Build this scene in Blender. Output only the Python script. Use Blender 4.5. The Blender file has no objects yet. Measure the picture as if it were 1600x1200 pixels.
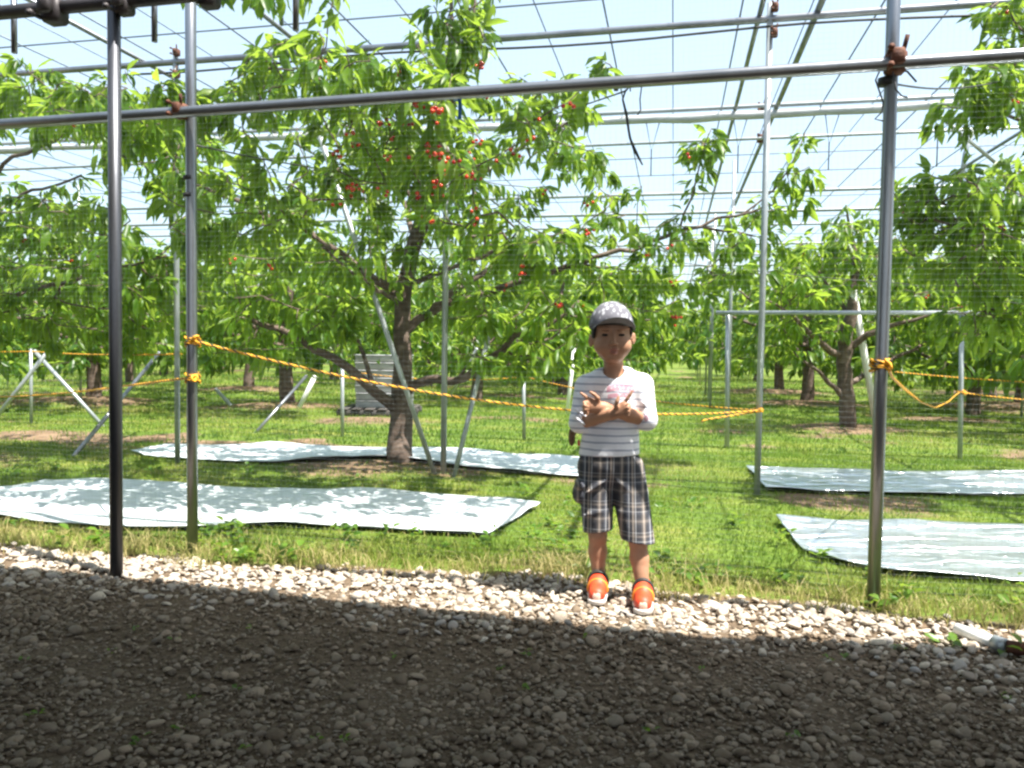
import bpy, math, random
import numpy as np
from mathutils import Vector, Matrix

RNG = np.random.default_rng(11)
random.seed(5)
scene = bpy.context.scene
COL = scene.collection

# ------------------------------------------------------------------ camera
F = 1300.0                       # focal length in photograph pixels (1600 wide)
CAMZ = 0.95
PITCH, ROLL = math.radians(2.64), math.radians(0.8)
cam_data = bpy.data.cameras.new("camera")
cam = bpy.data.objects.new("camera", cam_data)
COL.objects.link(cam)
cam_data.sensor_width = 36.0
cam_data.lens = F / 1600 * 36.0
cam_data.clip_start, cam_data.clip_end = 0.05, 2000
CM = Matrix.Translation((0, 0, CAMZ)) @ Matrix.Rotation(math.pi / 2 - PITCH, 4, 'X') @ Matrix.Rotation(ROLL, 4, 'Z')
cam.matrix_world = CM
scene.camera = cam
R3 = np.array(CM.to_3x3())

def P(px, py, Y):
    """world point seen at a photo pixel, at distance Y along +Y"""
    d = R3 @ np.array([(px - 800) / F, -(py - 600) / F, -1.0])
    return np.array([0, 0, CAMZ]) + d * (Y / d[1])

def G(px, py, z=0.0):
    """ground point seen at a photo pixel"""
    d = R3 @ np.array([(px - 800) / F, -(py - 600) / F, -1.0])
    return np.array([0, 0, CAMZ]) + d * ((z - CAMZ) / d[2])

# ------------------------------------------------------------------ object helpers
def setp(o, label=None, cat=None, group=None, kind=None):
    if label: o["label"] = label
    if cat: o["category"] = cat
    if group: o["group"] = group
    if kind: o["kind"] = kind
    return o

def thing(name, label, cat, loc=(0, 0, 0), group=None):
    o = bpy.data.objects.new(name, None)
    COL.objects.link(o)
    o.location = tuple(float(v) for v in loc)
    o.empty_display_size = 0.1
    return setp(o, label, cat, group)

def link_mesh(name, me, mats, parent=None):
    if not isinstance(mats, (list, tuple)): mats = [mats]
    for m in mats: me.materials.append(m)
    o = bpy.data.objects.new(name, me)
    COL.objects.link(o)
    if parent is not None: o.parent = parent
    return o

def np_mesh(name, V, tris=None, quads=None, smooth=True, mi_t=None, mi_q=None):
    V = np.ascontiguousarray(V, dtype=np.float32)
    me = bpy.data.meshes.new(name)
    nt = 0 if tris is None else len(tris)
    nq = 0 if quads is None else len(quads)
    me.vertices.add(len(V)); me.vertices.foreach_set("co", V.ravel())
    me.loops.add(nt * 3 + nq * 4); me.polygons.add(nt + nq)
    li = []
    if nt: li.append(np.asarray(tris, dtype=np.int32).ravel())
    if nq: li.append(np.asarray(quads, dtype=np.int32).ravel())
    me.loops.foreach_set("vertex_index", np.concatenate(li))
    starts = np.concatenate([np.arange(nt) * 3, nt * 3 + np.arange(nq) * 4]).astype(np.int32)
    me.polygons.foreach_set("loop_start", starts)
    me.polygons.foreach_set("use_smooth", np.full(nt + nq, smooth, dtype=bool))
    if mi_t is not None or mi_q is not None:
        a = []
        if nt: a.append(np.zeros(nt, np.int32) if mi_t is None else np.asarray(mi_t, np.int32))
        if nq: a.append(np.zeros(nq, np.int32) if mi_q is None else np.asarray(mi_q, np.int32))
        me.polygons.foreach_set("material_index", np.concatenate(a))
    me.update(calc_edges=True)
    return me

class MB:
    """collects shapes, builds ONE mesh object"""
    def __init__(s):
        s.v, s.t, s.q, s.mq, s.mt, s.n = [], [], [], [], [], 0
    def add(s, V, t=None, q=None, m=0):
        V = np.asarray(V, float); s.v.append(V)
        if t is not None and len(t):
            s.t.append(np.asarray(t, int) + s.n); s.mt.append(np.full(len(t), m))
        if q is not None and len(q):
            s.q.append(np.asarray(q, int) + s.n); s.mq.append(np.full(len(q), m))
        s.n += len(V)
        return s
    def tube(s, pts, r, n=8, m=0, cap=True):
        pts = np.asarray(pts, float); k = len(pts)
        r = np.full(k, r, float) if np.isscalar(r) else np.asarray(r, float)
        T = np.gradient(pts, axis=0); T /= np.linalg.norm(T, axis=1)[:, None] + 1e-12
        u = np.cross(T[0], [0, 0, 1.0])
        if np.linalg.norm(u) < 1e-3: u = np.cross(T[0], [0, 1.0, 0])
        u /= np.linalg.norm(u)
        U = np.zeros_like(pts)
        for i in range(k):
            u = u - T[i] * np.dot(u, T[i]); u /= np.linalg.norm(u) + 1e-12; U[i] = u
        W = np.cross(T, U)
        a = np.arange(n) * 2 * math.pi / n
        ring = (pts[:, None, :] + r[:, None, None] * (np.cos(a)[None, :, None] * U[:, None, :] + np.sin(a)[None, :, None] * W[:, None, :]))
        V = ring.reshape(-1, 3)
        i, j = np.meshgrid(np.arange(k - 1), np.arange(n), indexing='ij')
        j2 = (j + 1) % n
        q = np.stack([i * n + j, i * n + j2, (i + 1) * n + j2, (i + 1) * n + j], -1).reshape(-1, 4)
        t = None
        if cap:
            V = np.vstack([V, pts[0], pts[-1]]); c0, c1 = k * n, k * n + 1
            jj = np.arange(n); jn = (jj + 1) % n
            t = np.vstack([np.stack([np.full(n, c0), jn, jj], -1), np.stack([np.full(n, c1), (k - 1) * n + jj, (k - 1) * n + jn], -1)])
        return s.add(V, t, q, m)
    def box(s, c, size, rot=None, m=0, bevel=0.0):
        x, y, z = np.asarray(size, float) / 2
        if bevel:
            b = bevel
            V, idx = [], {}
            for sx in (-1, 1):
                for sy in (-1, 1):
                    for sz in (-1, 1):
                        for a in range(3):
                            p = [sx * (x - b), sy * (y - b), sz * (z - b)]
                            p[a] = (sx * x, sy * y, sz * z)[a]
                            idx[(sx, sy, sz, a)] = len(V); V.append(p)
            q, t = [], []
            for a in range(3):
                o1, o2 = [(1, 2), (2, 0), (0, 1)][a]
                for sg in (-1, 1):
                    f = []
                    for (p1, p2) in ((-1, -1), (1, -1), (1, 1), (-1, 1)):
                        k = [0, 0, 0]; k[a] = sg; k[o1] = p1; k[o2] = p2
                        f.append(idx[(k[0], k[1], k[2], a)])
                    q.append(f if sg > 0 else f[::-1])
                for s1 in (-1, 1):
                    for s2 in (-1, 1):
                        k0 = [0, 0, 0]; k0[a] = -1; k0[o1] = s1; k0[o2] = s2
                        k1 = list(k0); k1[a] = 1
                        f = [idx[(*k0, o1)], idx[(*k1, o1)], idx[(*k1, o2)], idx[(*k0, o2)]]
                        q.append(f if s1 * s2 < 0 else f[::-1])
            for sx in (-1, 1):
                for sy in (-1, 1):
                    for sz in (-1, 1):
                        f = [idx[(sx, sy, sz, 0)], idx[(sx, sy, sz, 1)], idx[(sx, sy, sz, 2)]]
                        t.append(f if sx * sy * sz > 0 else f[::-1])
            V = np.array(V)
        else:
            V = np.array([[-x, -y, -z], [x, -y, -z], [x, y, -z], [-x, y, -z], [-x, -y, z], [x, -y, z], [x, y, z], [-x, y, z]])
            q = [[0, 3, 2, 1], [4, 5, 6, 7], [0, 1, 5, 4], [1, 2, 6, 5], [2, 3, 7, 6], [3, 0, 4, 7]]; t = None
        if rot is not None: V = V @ np.asarray(rot).T
        return s.add(V + np.asarray(c, float), t, q, m)
    def build(s, name, mats, parent=None, smooth=True, loc=None):
        V = np.vstack(s.v)
        if parent is not None:
            V = V - np.array(parent.location) if parent.parent is None else V - np.array(parent.location) - np.array(parent.parent.location)
        elif loc is not None:
            V = V - np.asarray(loc)
        t = np.vstack(s.t) if s.t else None; q = np.vstack(s.q) if s.q else None
        me = np_mesh(name, V, t, q, smooth, np.concatenate(s.mt) if s.t else None, np.concatenate(s.mq) if s.q else None)
        o = link_mesh(name, me, mats, parent)
        if parent is None and loc is not None: o.location = tuple(float(v) for v in loc)
        return o

def rotz(a):
    c, s_ = math.cos(a), math.sin(a)
    return np.array([[c, -s_, 0], [s_, c, 0], [0, 0, 1]])

def rot_to(d):
    """rotation taking +X to direction d, keeping Z roughly up"""
    d = np.asarray(d, float); d = d / np.linalg.norm(d)
    y = np.cross([0, 0, 1.0], d); y /= np.linalg.norm(y) + 1e-9
    return np.stack([d, y, np.cross(d, y)], 1)

# ------------------------------------------------------------------ materials
def new_mat(name):
    m = bpy.data.materials.new(name); m.use_nodes = True
    nt = m.node_tree; nt.nodes.clear()
    out = nt.nodes.new("ShaderNodeOutputMaterial")
    return m, nt, out

def N(nt, typ, **kw):
    n = nt.nodes.new(typ)
    for k, v in kw.items():
        if k.startswith("i_"):
            key = k[2:].replace("_", " ")
            n.inputs[key].default_value = v
        else: setattr(n, k, v)
    return n

def ramp(nt, fac, stops, interp='LINEAR'):
    r = nt.nodes.new("ShaderNodeValToRGB"); r.color_ramp.interpolation = interp
    e = r.color_ramp.elements
    while len(e) < len(stops): e.new(0.5)
    for el, (p, c) in zip(e, stops):
        el.position = p; el.color = (c[0], c[1], c[2], 1)
    nt.links.new(fac, r.inputs[0]); return r

def c4(c): return (c[0], c[1], c[2], 1)

def noise_mat(name, stops, scale=8.0, rough=0.6, metal=0.0, bump=0.0, bscale=None, spec=0.5, detail=4, stretch=None, island=0.0, emission=None):
    m, nt, out = new_mat(name)
    b = N(nt, "ShaderNodeBsdfPrincipled"); nt.links.new(b.outputs[0], out.inputs[0])
    b.inputs["Roughness"].default_value = rough; b.inputs["Metallic"].default_value = metal
    b.inputs["Specular IOR Level"].default_value = spec
    tc = N(nt, "ShaderNodeTexCoord"); vec = tc.outputs["Object"]
    if stretch is not None:
        mp = N(nt, "ShaderNodeMapping"); mp.inputs["Scale"].default_value = stretch
        nt.links.new(vec, mp.inputs[0]); vec = mp.outputs[0]
    nz = N(nt, "ShaderNodeTexNoise", i_Scale=scale, i_Detail=detail); nt.links.new(vec, nz.inputs["Vector"])
    fac = nz.outputs["Fac"]
    if island:
        g = N(nt, "ShaderNodeNewGeometry"); mx = N(nt, "ShaderNodeMix"); mx.inputs[0].default_value = island
        nt.links.new(fac, mx.inputs[2]); nt.links.new(g.outputs["Random Per Island"], mx.inputs[3]); fac = mx.outputs[0]
    r = ramp(nt, fac, stops); nt.links.new(r.outputs[0], b.inputs["Base Color"])
    if bump:
        n2 = N(nt, "ShaderNodeTexNoise", i_Scale=bscale or scale * 3, i_Detail=5.0); nt.links.new(vec, n2.inputs["Vector"])
        bp = N(nt, "ShaderNodeBump", i_Strength=bump, i_Distance=0.01); nt.links.new(n2.outputs["Fac"], bp.inputs["Height"])
        nt.links.new(bp.outputs[0], b.inputs["Normal"])
    return m

def leaf_mat(name, stops, trans=0.42, tcol=(0.46, 0.64, 0.07), rough=0.34):
    m, nt, out = new_mat(name)
    g = N(nt, "ShaderNodeNewGeometry")
    tc = N(nt, "ShaderNodeTexCoord")
    nz = N(nt, "ShaderNodeTexNoise", i_Scale=1.7, i_Detail=2.0); nt.links.new(tc.outputs["Object"], nz.inputs["Vector"])
    mx = N(nt, "ShaderNodeMix"); mx.inputs[0].default_value = 0.65
    nt.links.new(nz.outputs["Fac"], mx.inputs[2]); nt.links.new(g.outputs["Random Per Island"], mx.inputs[3])
    r = ramp(nt, mx.outputs[0], stops)
    b = N(nt, "ShaderNodeBsdfPrincipled"); b.inputs["Roughness"].default_value = rough
    b.inputs["Specular IOR Level"].default_value = 0.32
    nt.links.new(r.outputs[0], b.inputs["Base Color"])
    t = N(nt, "ShaderNodeBsdfTranslucent")
    mul = N(nt, "ShaderNodeMix", data_type='RGBA', blend_type='MIX'); mul.inputs[0].default_value = 0.6
    nt.links.new(r.outputs[0], mul.inputs[6]); mul.inputs[7].default_value = c4(tcol)
    nt.links.new(mul.outputs[2], t.inputs[0])
    ms = N(nt, "ShaderNodeMixShader"); ms.inputs[0].default_value = trans
    nt.links.new(b.outputs[0], ms.inputs[1]); nt.links.new(t.outputs[0], ms.inputs[2])
    nt.links.new(ms.outputs[0], out.inputs[0])
    return m

M = {}
M['galv'] = noise_mat("galvanised_pipe", [(0.3, (0.19, 0.20, 0.215)), (0.7, (0.30, 0.31, 0.33))], 6, 0.34, 0.85, 0.05, 60, stretch=(1, 1, 0.3))
M['galv_pale'] = noise_mat("pale_galvanised_pipe", [(0.3, (0.27, 0.30, 0.31)), (0.7, (0.40, 0.43, 0.44))], 5, 0.42, 0.45, 0.03, 50)
M['galv_dark'] = noise_mat("dark_galvanised_pipe", [(0.3, (0.075, 0.078, 0.09)), (0.7, (0.13, 0.135, 0.15))], 6, 0.42, 0.8, 0.05, 60, stretch=(1, 1, 0.3))  # darker grey than the galvanised pipe, for the shelter post
M['dark_steel'] = noise_mat("dark_painted_steel", [(0.3, (0.030, 0.026, 0.028)), (0.7, (0.06, 0.05, 0.05))], 9, 0.5, 0.3, 0.08, 60)
M['rust'] = noise_mat("rusty_clamp", [(0.3, (0.06, 0.02, 0.012)), (0.7, (0.16, 0.06, 0.03))], 40, 0.75, 0.2, 0.3, 120)
M['wire'] = noise_mat("steel_wire", [(0.3, (0.09, 0.12, 0.15)), (0.7, (0.15, 0.18, 0.22))], 9, 0.45, 0.4)
M['black'] = noise_mat("black_rubber", [(0.3, (0.012, 0.012, 0.013)), (0.7, (0.03, 0.03, 0.03))], 20, 0.55)
M['blue'] = noise_mat("blue_tape", [(0.3, (0.01, 0.10, 0.34)), (0.7, (0.02, 0.18, 0.50))], 20, 0.4)
M['rope_y'] = noise_mat("yellow_rope", [(0.3, (0.72, 0.32, 0.01)), (0.7, (0.85, 0.45, 0.03))], 60, 0.6)
M['rope_k'] = noise_mat("black_rope", [(0.3, (0.02, 0.017, 0.012)), (0.7, (0.06, 0.045, 0.02))], 60, 0.6)
M['net'] = noise_mat("net_twine", [(0.3, (0.20, 0.24, 0.25)), (0.7, (0.28, 0.32, 0.33))], 20, 0.5)
M['bark'] = noise_mat("cherry_bark", [(0.25, (0.050, 0.034, 0.026)), (0.55, (0.12, 0.085, 0.065)), (0.8, (0.24, 0.19, 0.16))], 9, 0.85, 0, 0.6, 40, stretch=(1, 1, 2.2))
M['leaf'] = leaf_mat("cherry_leaf", [(0.15, (0.034, 0.095, 0.008)), (0.45, (0.065, 0.155, 0.012)), (0.7, (0.11, 0.205, 0.018)), (0.92, (0.22, 0.29, 0.04))], trans=0.58, rough=0.36)
M['leaf_far'] = leaf_mat("far_leaf", [(0.15, (0.03, 0.085, 0.014)), (0.5, (0.055, 0.135, 0.018)), (0.9, (0.15, 0.23, 0.03))], trans=0.52)
M['cherry'] = noise_mat("cherry_skin", [(0.2, (0.26, 0.004, 0.008)), (0.65, (0.50, 0.012, 0.012)), (0.95, (0.68, 0.09, 0.02))], 4, 0.18, island=0.8)
M['stem'] = noise_mat("cherry_stem", [(0.3, (0.12, 0.18, 0.03)), (0.7, (0.2, 0.24, 0.05))], 20, 0.6)
M['crate'] = noise_mat("grey_crate", [(0.3, (0.26, 0.27, 0.28)), (0.7, (0.36, 0.37, 0.38))], 12, 0.6, 0, 0.1)
M['pallet'] = noise_mat("dark_pallet", [(0.3, (0.03, 0.03, 0.03)), (0.7, (0.07, 0.06, 0.05))], 12, 0.8, 0, 0.2)
M['pvc'] = noise_mat("white_pvc", [(0.3, (0.72, 0.72, 0.70)), (0.7, (0.82, 0.82, 0.80))], 12, 0.35)
M['film'] = noise_mat("rolled_film", [(0.3, (0.30, 0.32, 0.32)), (0.7, (0.48, 0.50, 0.50))], 5, 0.35, 0, 0.3, 20, stretch=(0.3, 3, 3))

def sheet_mat(name, c0, c1, rough, metal):
    m, nt, out = new_mat(name)
    b = N(nt, "ShaderNodeBsdfPrincipled"); nt.links.new(b.outputs[0], out.inputs[0])
    b.inputs["Roughness"].default_value = rough; b.inputs["Metallic"].default_value = metal
    tc = N(nt, "ShaderNodeTexCoord")
    nz = N(nt, "ShaderNodeTexNoise", i_Scale=2.5, i_Detail=4.0); nt.links.new(tc.outputs["Object"], nz.inputs["Vector"])
    r = ramp(nt, nz.outputs["Fac"], [(0.3, c0), (0.7, c1)]); nt.links.new(r.outputs[0], b.inputs["Base Color"])
    mp = N(nt, "ShaderNodeMapping"); mp.inputs["Scale"].default_value = (1.2, 4.5, 1); nt.links.new(tc.outputs["Object"], mp.inputs[0])
    n2 = N(nt, "ShaderNodeTexNoise", i_Scale=2.2, i_Detail=4.0, i_Distortion=0.6); nt.links.new(mp.outputs[0], n2.inputs["Vector"])
    bp = N(nt, "ShaderNodeBump", i_Strength=0.9, i_Distance=0.07); nt.links.new(n2.outputs["Fac"], bp.inputs["Height"])
    nt.links.new(bp.outputs[0], b.inputs["Normal"])
    return m
M['sheet_white'] = sheet_mat("white_mulch_sheet", (0.58, 0.64, 0.68), (0.70, 0.75, 0.78), 0.42, 0.15)
M['sheet_silver'] = sheet_mat("silver_mulch_sheet", (0.72, 0.78, 0.84), (0.82, 0.87, 0.91), 0.28, 0.9)

# ------------------------------------------------------------------ world and sun
SUN = np.array([0.360, -0.215, 0.908]); SUN /= np.linalg.norm(SUN)
world = bpy.data.worlds.new("World"); scene.world = world; world.use_nodes = True
wn = world.node_tree; wn.nodes.clear()
wo = wn.nodes.new("ShaderNodeOutputWorld"); bg = wn.nodes.new("ShaderNodeBackground")
sky = wn.nodes.new("ShaderNodeTexSky"); sky.sky_type = 'NISHITA'; sky.sun_disc = False
sky.sun_elevation = math.asin(SUN[2]); sky.sun_rotation = math.atan2(SUN[0], SUN[1])
sky.air_density = 1.0; sky.dust_density = 3.0; sky.ozone_density = 1.0
veil = wn.nodes.new("ShaderNodeMix"); veil.data_type = 'RGBA'; veil.inputs[0].default_value = 0.62
veil.inputs[7].default_value = (2.0, 2.52, 2.80, 1)          # thin bright veil of cloud over the blue
wn.links.new(sky.outputs[0], veil.inputs[6]); wn.links.new(veil.outputs[2], bg.inputs[0]); bg.inputs[1].default_value = 0.14
wn.links.new(bg.outputs[0], wo.inputs[0])
sl = bpy.data.lights.new("sun", 'SUN'); sl.energy = 4.6; sl.angle = math.radians(0.53); sl.color = (1.0, 0.95, 0.87)
so = bpy.data.objects.new("sun", sl); COL.objects.link(so)
so.rotation_euler = Vector(SUN).to_track_quat('Z', 'Y').to_euler(); so.location = (6, -4, 14)
scene.view_settings.view_transform = 'Standard'; scene.view_settings.look = 'None'
scene.view_settings.exposure = 1.65; scene.view_settings.gamma = 1.0
scene.cycles.use_denoising = True
scene.cycles.max_bounces = 8; scene.cycles.transparent_max_bounces = 8
scene.cycles.pixel_filter_type = 'BLACKMAN_HARRIS'; scene.cycles.filter_width = 2.5

# ------------------------------------------------------------------ ground layout
RD = np.array([0.974, -0.228, 0.0])      # along the rows and the rail
ND = np.array([0.19, 0.982, 0.0])        # into the orchard
def rail_y(X): return 3.74 - 0.226 * (X + 1.44)
def edge_y(X): return 3.245 - 0.235 * X - 0.10 * np.clip(-X - 0.9, 0, 2) + 0.07 * np.exp(-((X - 0.05) / 0.45) ** 2) + 0.05 * np.sin(X * 2.3 + 1) + 0.03 * np.sin(X * 7.1) + 0.02 * np.sin(X * 17.0)

def vnoise(x, y, s, seed):
    """cheap smooth value noise"""
    rg = np.random.default_rng(seed); T = rg.random((64, 64))
    x = np.asarray(x) * s; y = np.asarray(y) * s
    i = np.floor(x).astype(int); j = np.floor(y).astype(int); fx = x - i; fy = y - j
    fx = fx * fx * (3 - 2 * fx); fy = fy * fy * (3 - 2 * fy)
    g = lambda a, b: T[a % 64, b % 64]
    return (g(i, j) * (1 - fx) + g(i + 1, j) * fx) * (1 - fy) + (g(i, j + 1) * (1 - fx) + g(i + 1, j + 1) * fx) * fy

trunk_spots = []     # (x, y, mound radius, height), filled by the trees
MOUNDS = [(-0.86, 6.35, 0.95, 0.07), (4.0, 9.9, 0.8, 0.07), (-6.4, 12.2, 1.3, 0.12), (-3.3, 11.8, 1.1, 0.10), (-5.1, 16, 1.2, 0.1),
          (4.95, 14, 1.2, 0.1), (5.7, 17.9, 1.4, 0.1), (10.6, 18.4, 1.6, 0.12), (8.6, 14, 1.6, 0.12), (-4.6, 8.0, 0.7, 0.03), (-4.4, 6.4, 0.8, 0.02),
          (6.1, 11.5, 0.8, 0.03), (-1.7, 10.0, 0.8, 0.03), (5.0, 7.6, 0.7, 0.02), (4.9, 5.3, 0.9, 0.06), (-6.2, 7.6, 0.9, 0.06)]
def ground_z(x, y):
    z = 0.02 * (vnoise(x, y, 0.6, 3) - 0.5) * np.clip((y - 4) / 3, 0, 1)
    for (mx, my, r, h) in MOUNDS:
        d2 = ((x - mx) ** 2 + (y - my) ** 2) / (r * r)
        z = z + h * np.exp(-d2 * 1.6)
    return z
def soil_w(x, y):
    """1 on bare soil, 0 on turf"""
    w = np.zeros_like(np.asarray(x, float))
    for (mx, my, r, h) in MOUNDS:
        d = np.sqrt((x - mx) ** 2 + ((y - my) * 1.25) ** 2) / r
        w = np.maximum(w, np.clip(1.35 - d, 0, 1))
    w = w * (0.55 + 0.9 * vnoise(x, y, 2.7, 8))
    patch = np.clip((vnoise(x, y, 0.75, 21) * 0.6 + vnoise(x, y, 2.1, 22) * 0.4 - 0.64) * 5, 0, 0.8)
    w = np.maximum(w, patch)
    e = np.clip(1 - (y - edge_y(x)) / 0.22, 0, 1)
    return np.clip(np.maximum(w, e), 0, 1)

def build_ground():
    xs = np.unique(np.concatenate([np.linspace(-400, -30, 14), np.linspace(-30, -8, 36), np.linspace(-8, 8, 180), np.linspace(8, 30, 36), np.linspace(30, 400, 14)]))
    ys = np.unique(np.concatenate([np.linspace(-30, 0, 10), np.linspace(0, 12, 150), np.linspace(12, 40, 70), np.linspace(40, 700, 20)]))
    X, Y = np.meshgrid(xs, ys, indexing='ij')
    Z = ground_z(X, Y); V = np.stack([X, Y, Z], -1).reshape(-1, 3)
    nx, ny = X.shape
    i, j = np.meshgrid(np.arange(nx - 1), np.arange(ny - 1), indexing='ij')
    q = np.stack([i * ny + j, (i + 1) * ny + j, (i + 1) * ny + j + 1, i * ny + j + 1], -1).reshape(-1, 4)
    me = np_mesh("ground", V, None, q)
    for nm, vals in (("soil", soil_w(X, Y)), ("gravel", np.clip((edge_y(X) - Y) / 0.12 + 0.5, 0, 1))):
        a = me.attributes.new(nm, 'FLOAT', 'POINT'); a.data.foreach_set("value", vals.ravel().astype(np.float32))
    m, nt, out = new_mat("ground_turf_soil")
    b = N(nt, "ShaderNodeBsdfPrincipled"); nt.links.new(b.outputs[0], out.inputs[0]); b.inputs["Roughness"].default_value = 0.95
    b.inputs["Specular IOR Level"].default_value = 0.15
    tc = N(nt, "ShaderNodeTexCoord"); o = tc.outputs["Object"]
    def nz(s, d=5.0):
        n = N(nt, "ShaderNodeTexNoise", i_Scale=s, i_Detail=d); nt.links.new(o, n.inputs["Vector"]); return n.outputs["Fac"]
    turf = ramp(nt, nz(1.3), [(0.25, (0.07, 0.13, 0.018)), (0.5, (0.12, 0.18, 0.028)), (0.75, (0.24, 0.24, 0.06))])
    turf2 = ramp(nt, nz(38), [(0.3, (0.45, 0.45, 0.45)), (0.7, (1.3, 1.3, 1.3))])
    mm = N(nt, "ShaderNodeMix", data_type='RGBA', blend_type='MULTIPLY'); mm.inputs[0].default_value = 1
    nt.links.new(turf.outputs[0], mm.inputs[6]); nt.links.new(turf2.outputs[0], mm.inputs[7])
    soil = ramp(nt, nz(9), [(0.3, (0.11, 0.072, 0.045)), (0.7, (0.25, 0.175, 0.11))])
    grav = ramp(nt, nz(60), [(0.3, (0.09, 0.064, 0.042)), (0.7, (0.175, 0.13, 0.09))])
    at = N(nt, "ShaderNodeAttribute", attribute_name="soil")
    ad = N(nt, "ShaderNodeMath", operation='MULTIPLY_ADD'); nt.links.new(nz(14), ad.inputs[0]); ad.inputs[1].default_value = 0.7; ad.inputs[2].default_value = -0.35
    ad2 = N(nt, "ShaderNodeMath", operation='ADD'); nt.links.new(ad.outputs[0], ad2.inputs[0]); nt.links.new(at.outputs["Fac"], ad2.inputs[1])
    st = ramp(nt, ad2.outputs[0], [(0.35, (0, 0, 0)), (0.65, (1, 1, 1))])
    m1 = N(nt, "ShaderNodeMix", data_type='RGBA'); nt.links.new(st.outputs[0], m1.inputs[0]); nt.links.new(mm.outputs[2], m1.inputs[6]); nt.links.new(soil.outputs[0], m1.inputs[7])
    ag = N(nt, "ShaderNodeAttribute", attribute_name="gravel")
    m2 = N(nt, "ShaderNodeMix", data_type='RGBA'); nt.links.new(ag.outputs["Fac"], m2.inputs[0]); nt.links.new(m1.outputs[2], m2.inputs[6]); nt.links.new(grav.outputs[0], m2.inputs[7])
    nt.links.new(m2.outputs[2], b.inputs["Base Color"])
    bp = N(nt, "ShaderNodeBump", i_Strength=0.7, i_Distance=0.03); nt.links.new(nz(45), bp.inputs["Height"]); nt.links.new(bp.outputs[0], b.inputs["Normal"])
    g = link_mesh("ground", me, m); setp(g, kind="structure")
build_ground()

# ------------------------------------------------------------------ gravel (real pebbles, one mass)
def ico(sub):
    import bmesh
    bm = bmesh.new(); bmesh.ops.create_icosphere(bm, subdivisions=sub, radius=1.0)
    V = np.array([v.co[:] for v in bm.verts]); T = np.array([[v.index for v in f.verts] for f in bm.faces]); bm.free()
    return V, T

def scatter(templates, pos, scl, rot):
    """templates: list of (V,T); pos (n,3); scl (n,3); rot (n,3,3)"""
    n = len(pos); which = RNG.integers(0, len(templates), n); VV, TT, off = [], [], 0
    for k, (V, T) in enumerate(templates):
        idx = np.where(which == k)[0]
        if not len(idx): continue
        A = V[None] * scl[idx][:, None, :]
        A = np.einsum('nij,nvj->nvi', rot[idx], A) + pos[idx][:, None, :]
        VV.append(A.reshape(-1, 3)); TT.append((T[None] + (np.arange(len(idx)) * len(V))[:, None, None]).reshape(-1, 3) + off); off += len(idx) * len(V)
    return np.vstack(VV), np.vstack(TT)

def rand_rot(n, tilt):
    a = RNG.random(n) * 2 * math.pi; tx = RNG.normal(0, tilt, n); ty = RNG.normal(0, tilt, n)
    R = np.zeros((n, 3, 3)); ca, sa = np.cos(a), np.sin(a)
    Rz = np.zeros((n, 3, 3)); Rz[:, 0, 0] = ca; Rz[:, 0, 1] = -sa; Rz[:, 1, 0] = sa; Rz[:, 1, 1] = ca; Rz[:, 2, 2] = 1
    Rx = np.zeros((n, 3, 3)); Rx[:, 0, 0] = 1; Rx[:, 1, 1] = np.cos(tx); Rx[:, 1, 2] = -np.sin(tx); Rx[:, 2, 1] = np.sin(tx); Rx[:, 2, 2] = np.cos(tx)
    Ry = np.zeros((n, 3, 3)); Ry[:, 1, 1] = 1; Ry[:, 0, 0] = np.cos(ty); Ry[:, 0, 2] = np.sin(ty); Ry[:, 2, 0] = -np.sin(ty); Ry[:, 2, 2] = np.cos(ty)
    return Rx @ Ry @ Rz

def pebble_templates(k, sub=2):
    out = []
    V0, T = ico(sub)
    for i in range(k):
        rg = np.random.default_rng(100 + i); V = V0.copy()
        for _ in range(5):
            d = rg.normal(size=3); d /= np.linalg.norm(d); V = V * (1 + (0.10 * rg.normal()) * np.tanh(2 * (V @ d)))[:, None]
        for _ in range(6):
            d = rg.normal(size=3); d /= np.linalg.norm(d); h = 0.45 + 0.3 * rg.random(); p = V @ d
            V = V - d[None] * (np.maximum(p - h, 0) * 0.8)[:, None]
        out.append((V, T))
    return out

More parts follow.
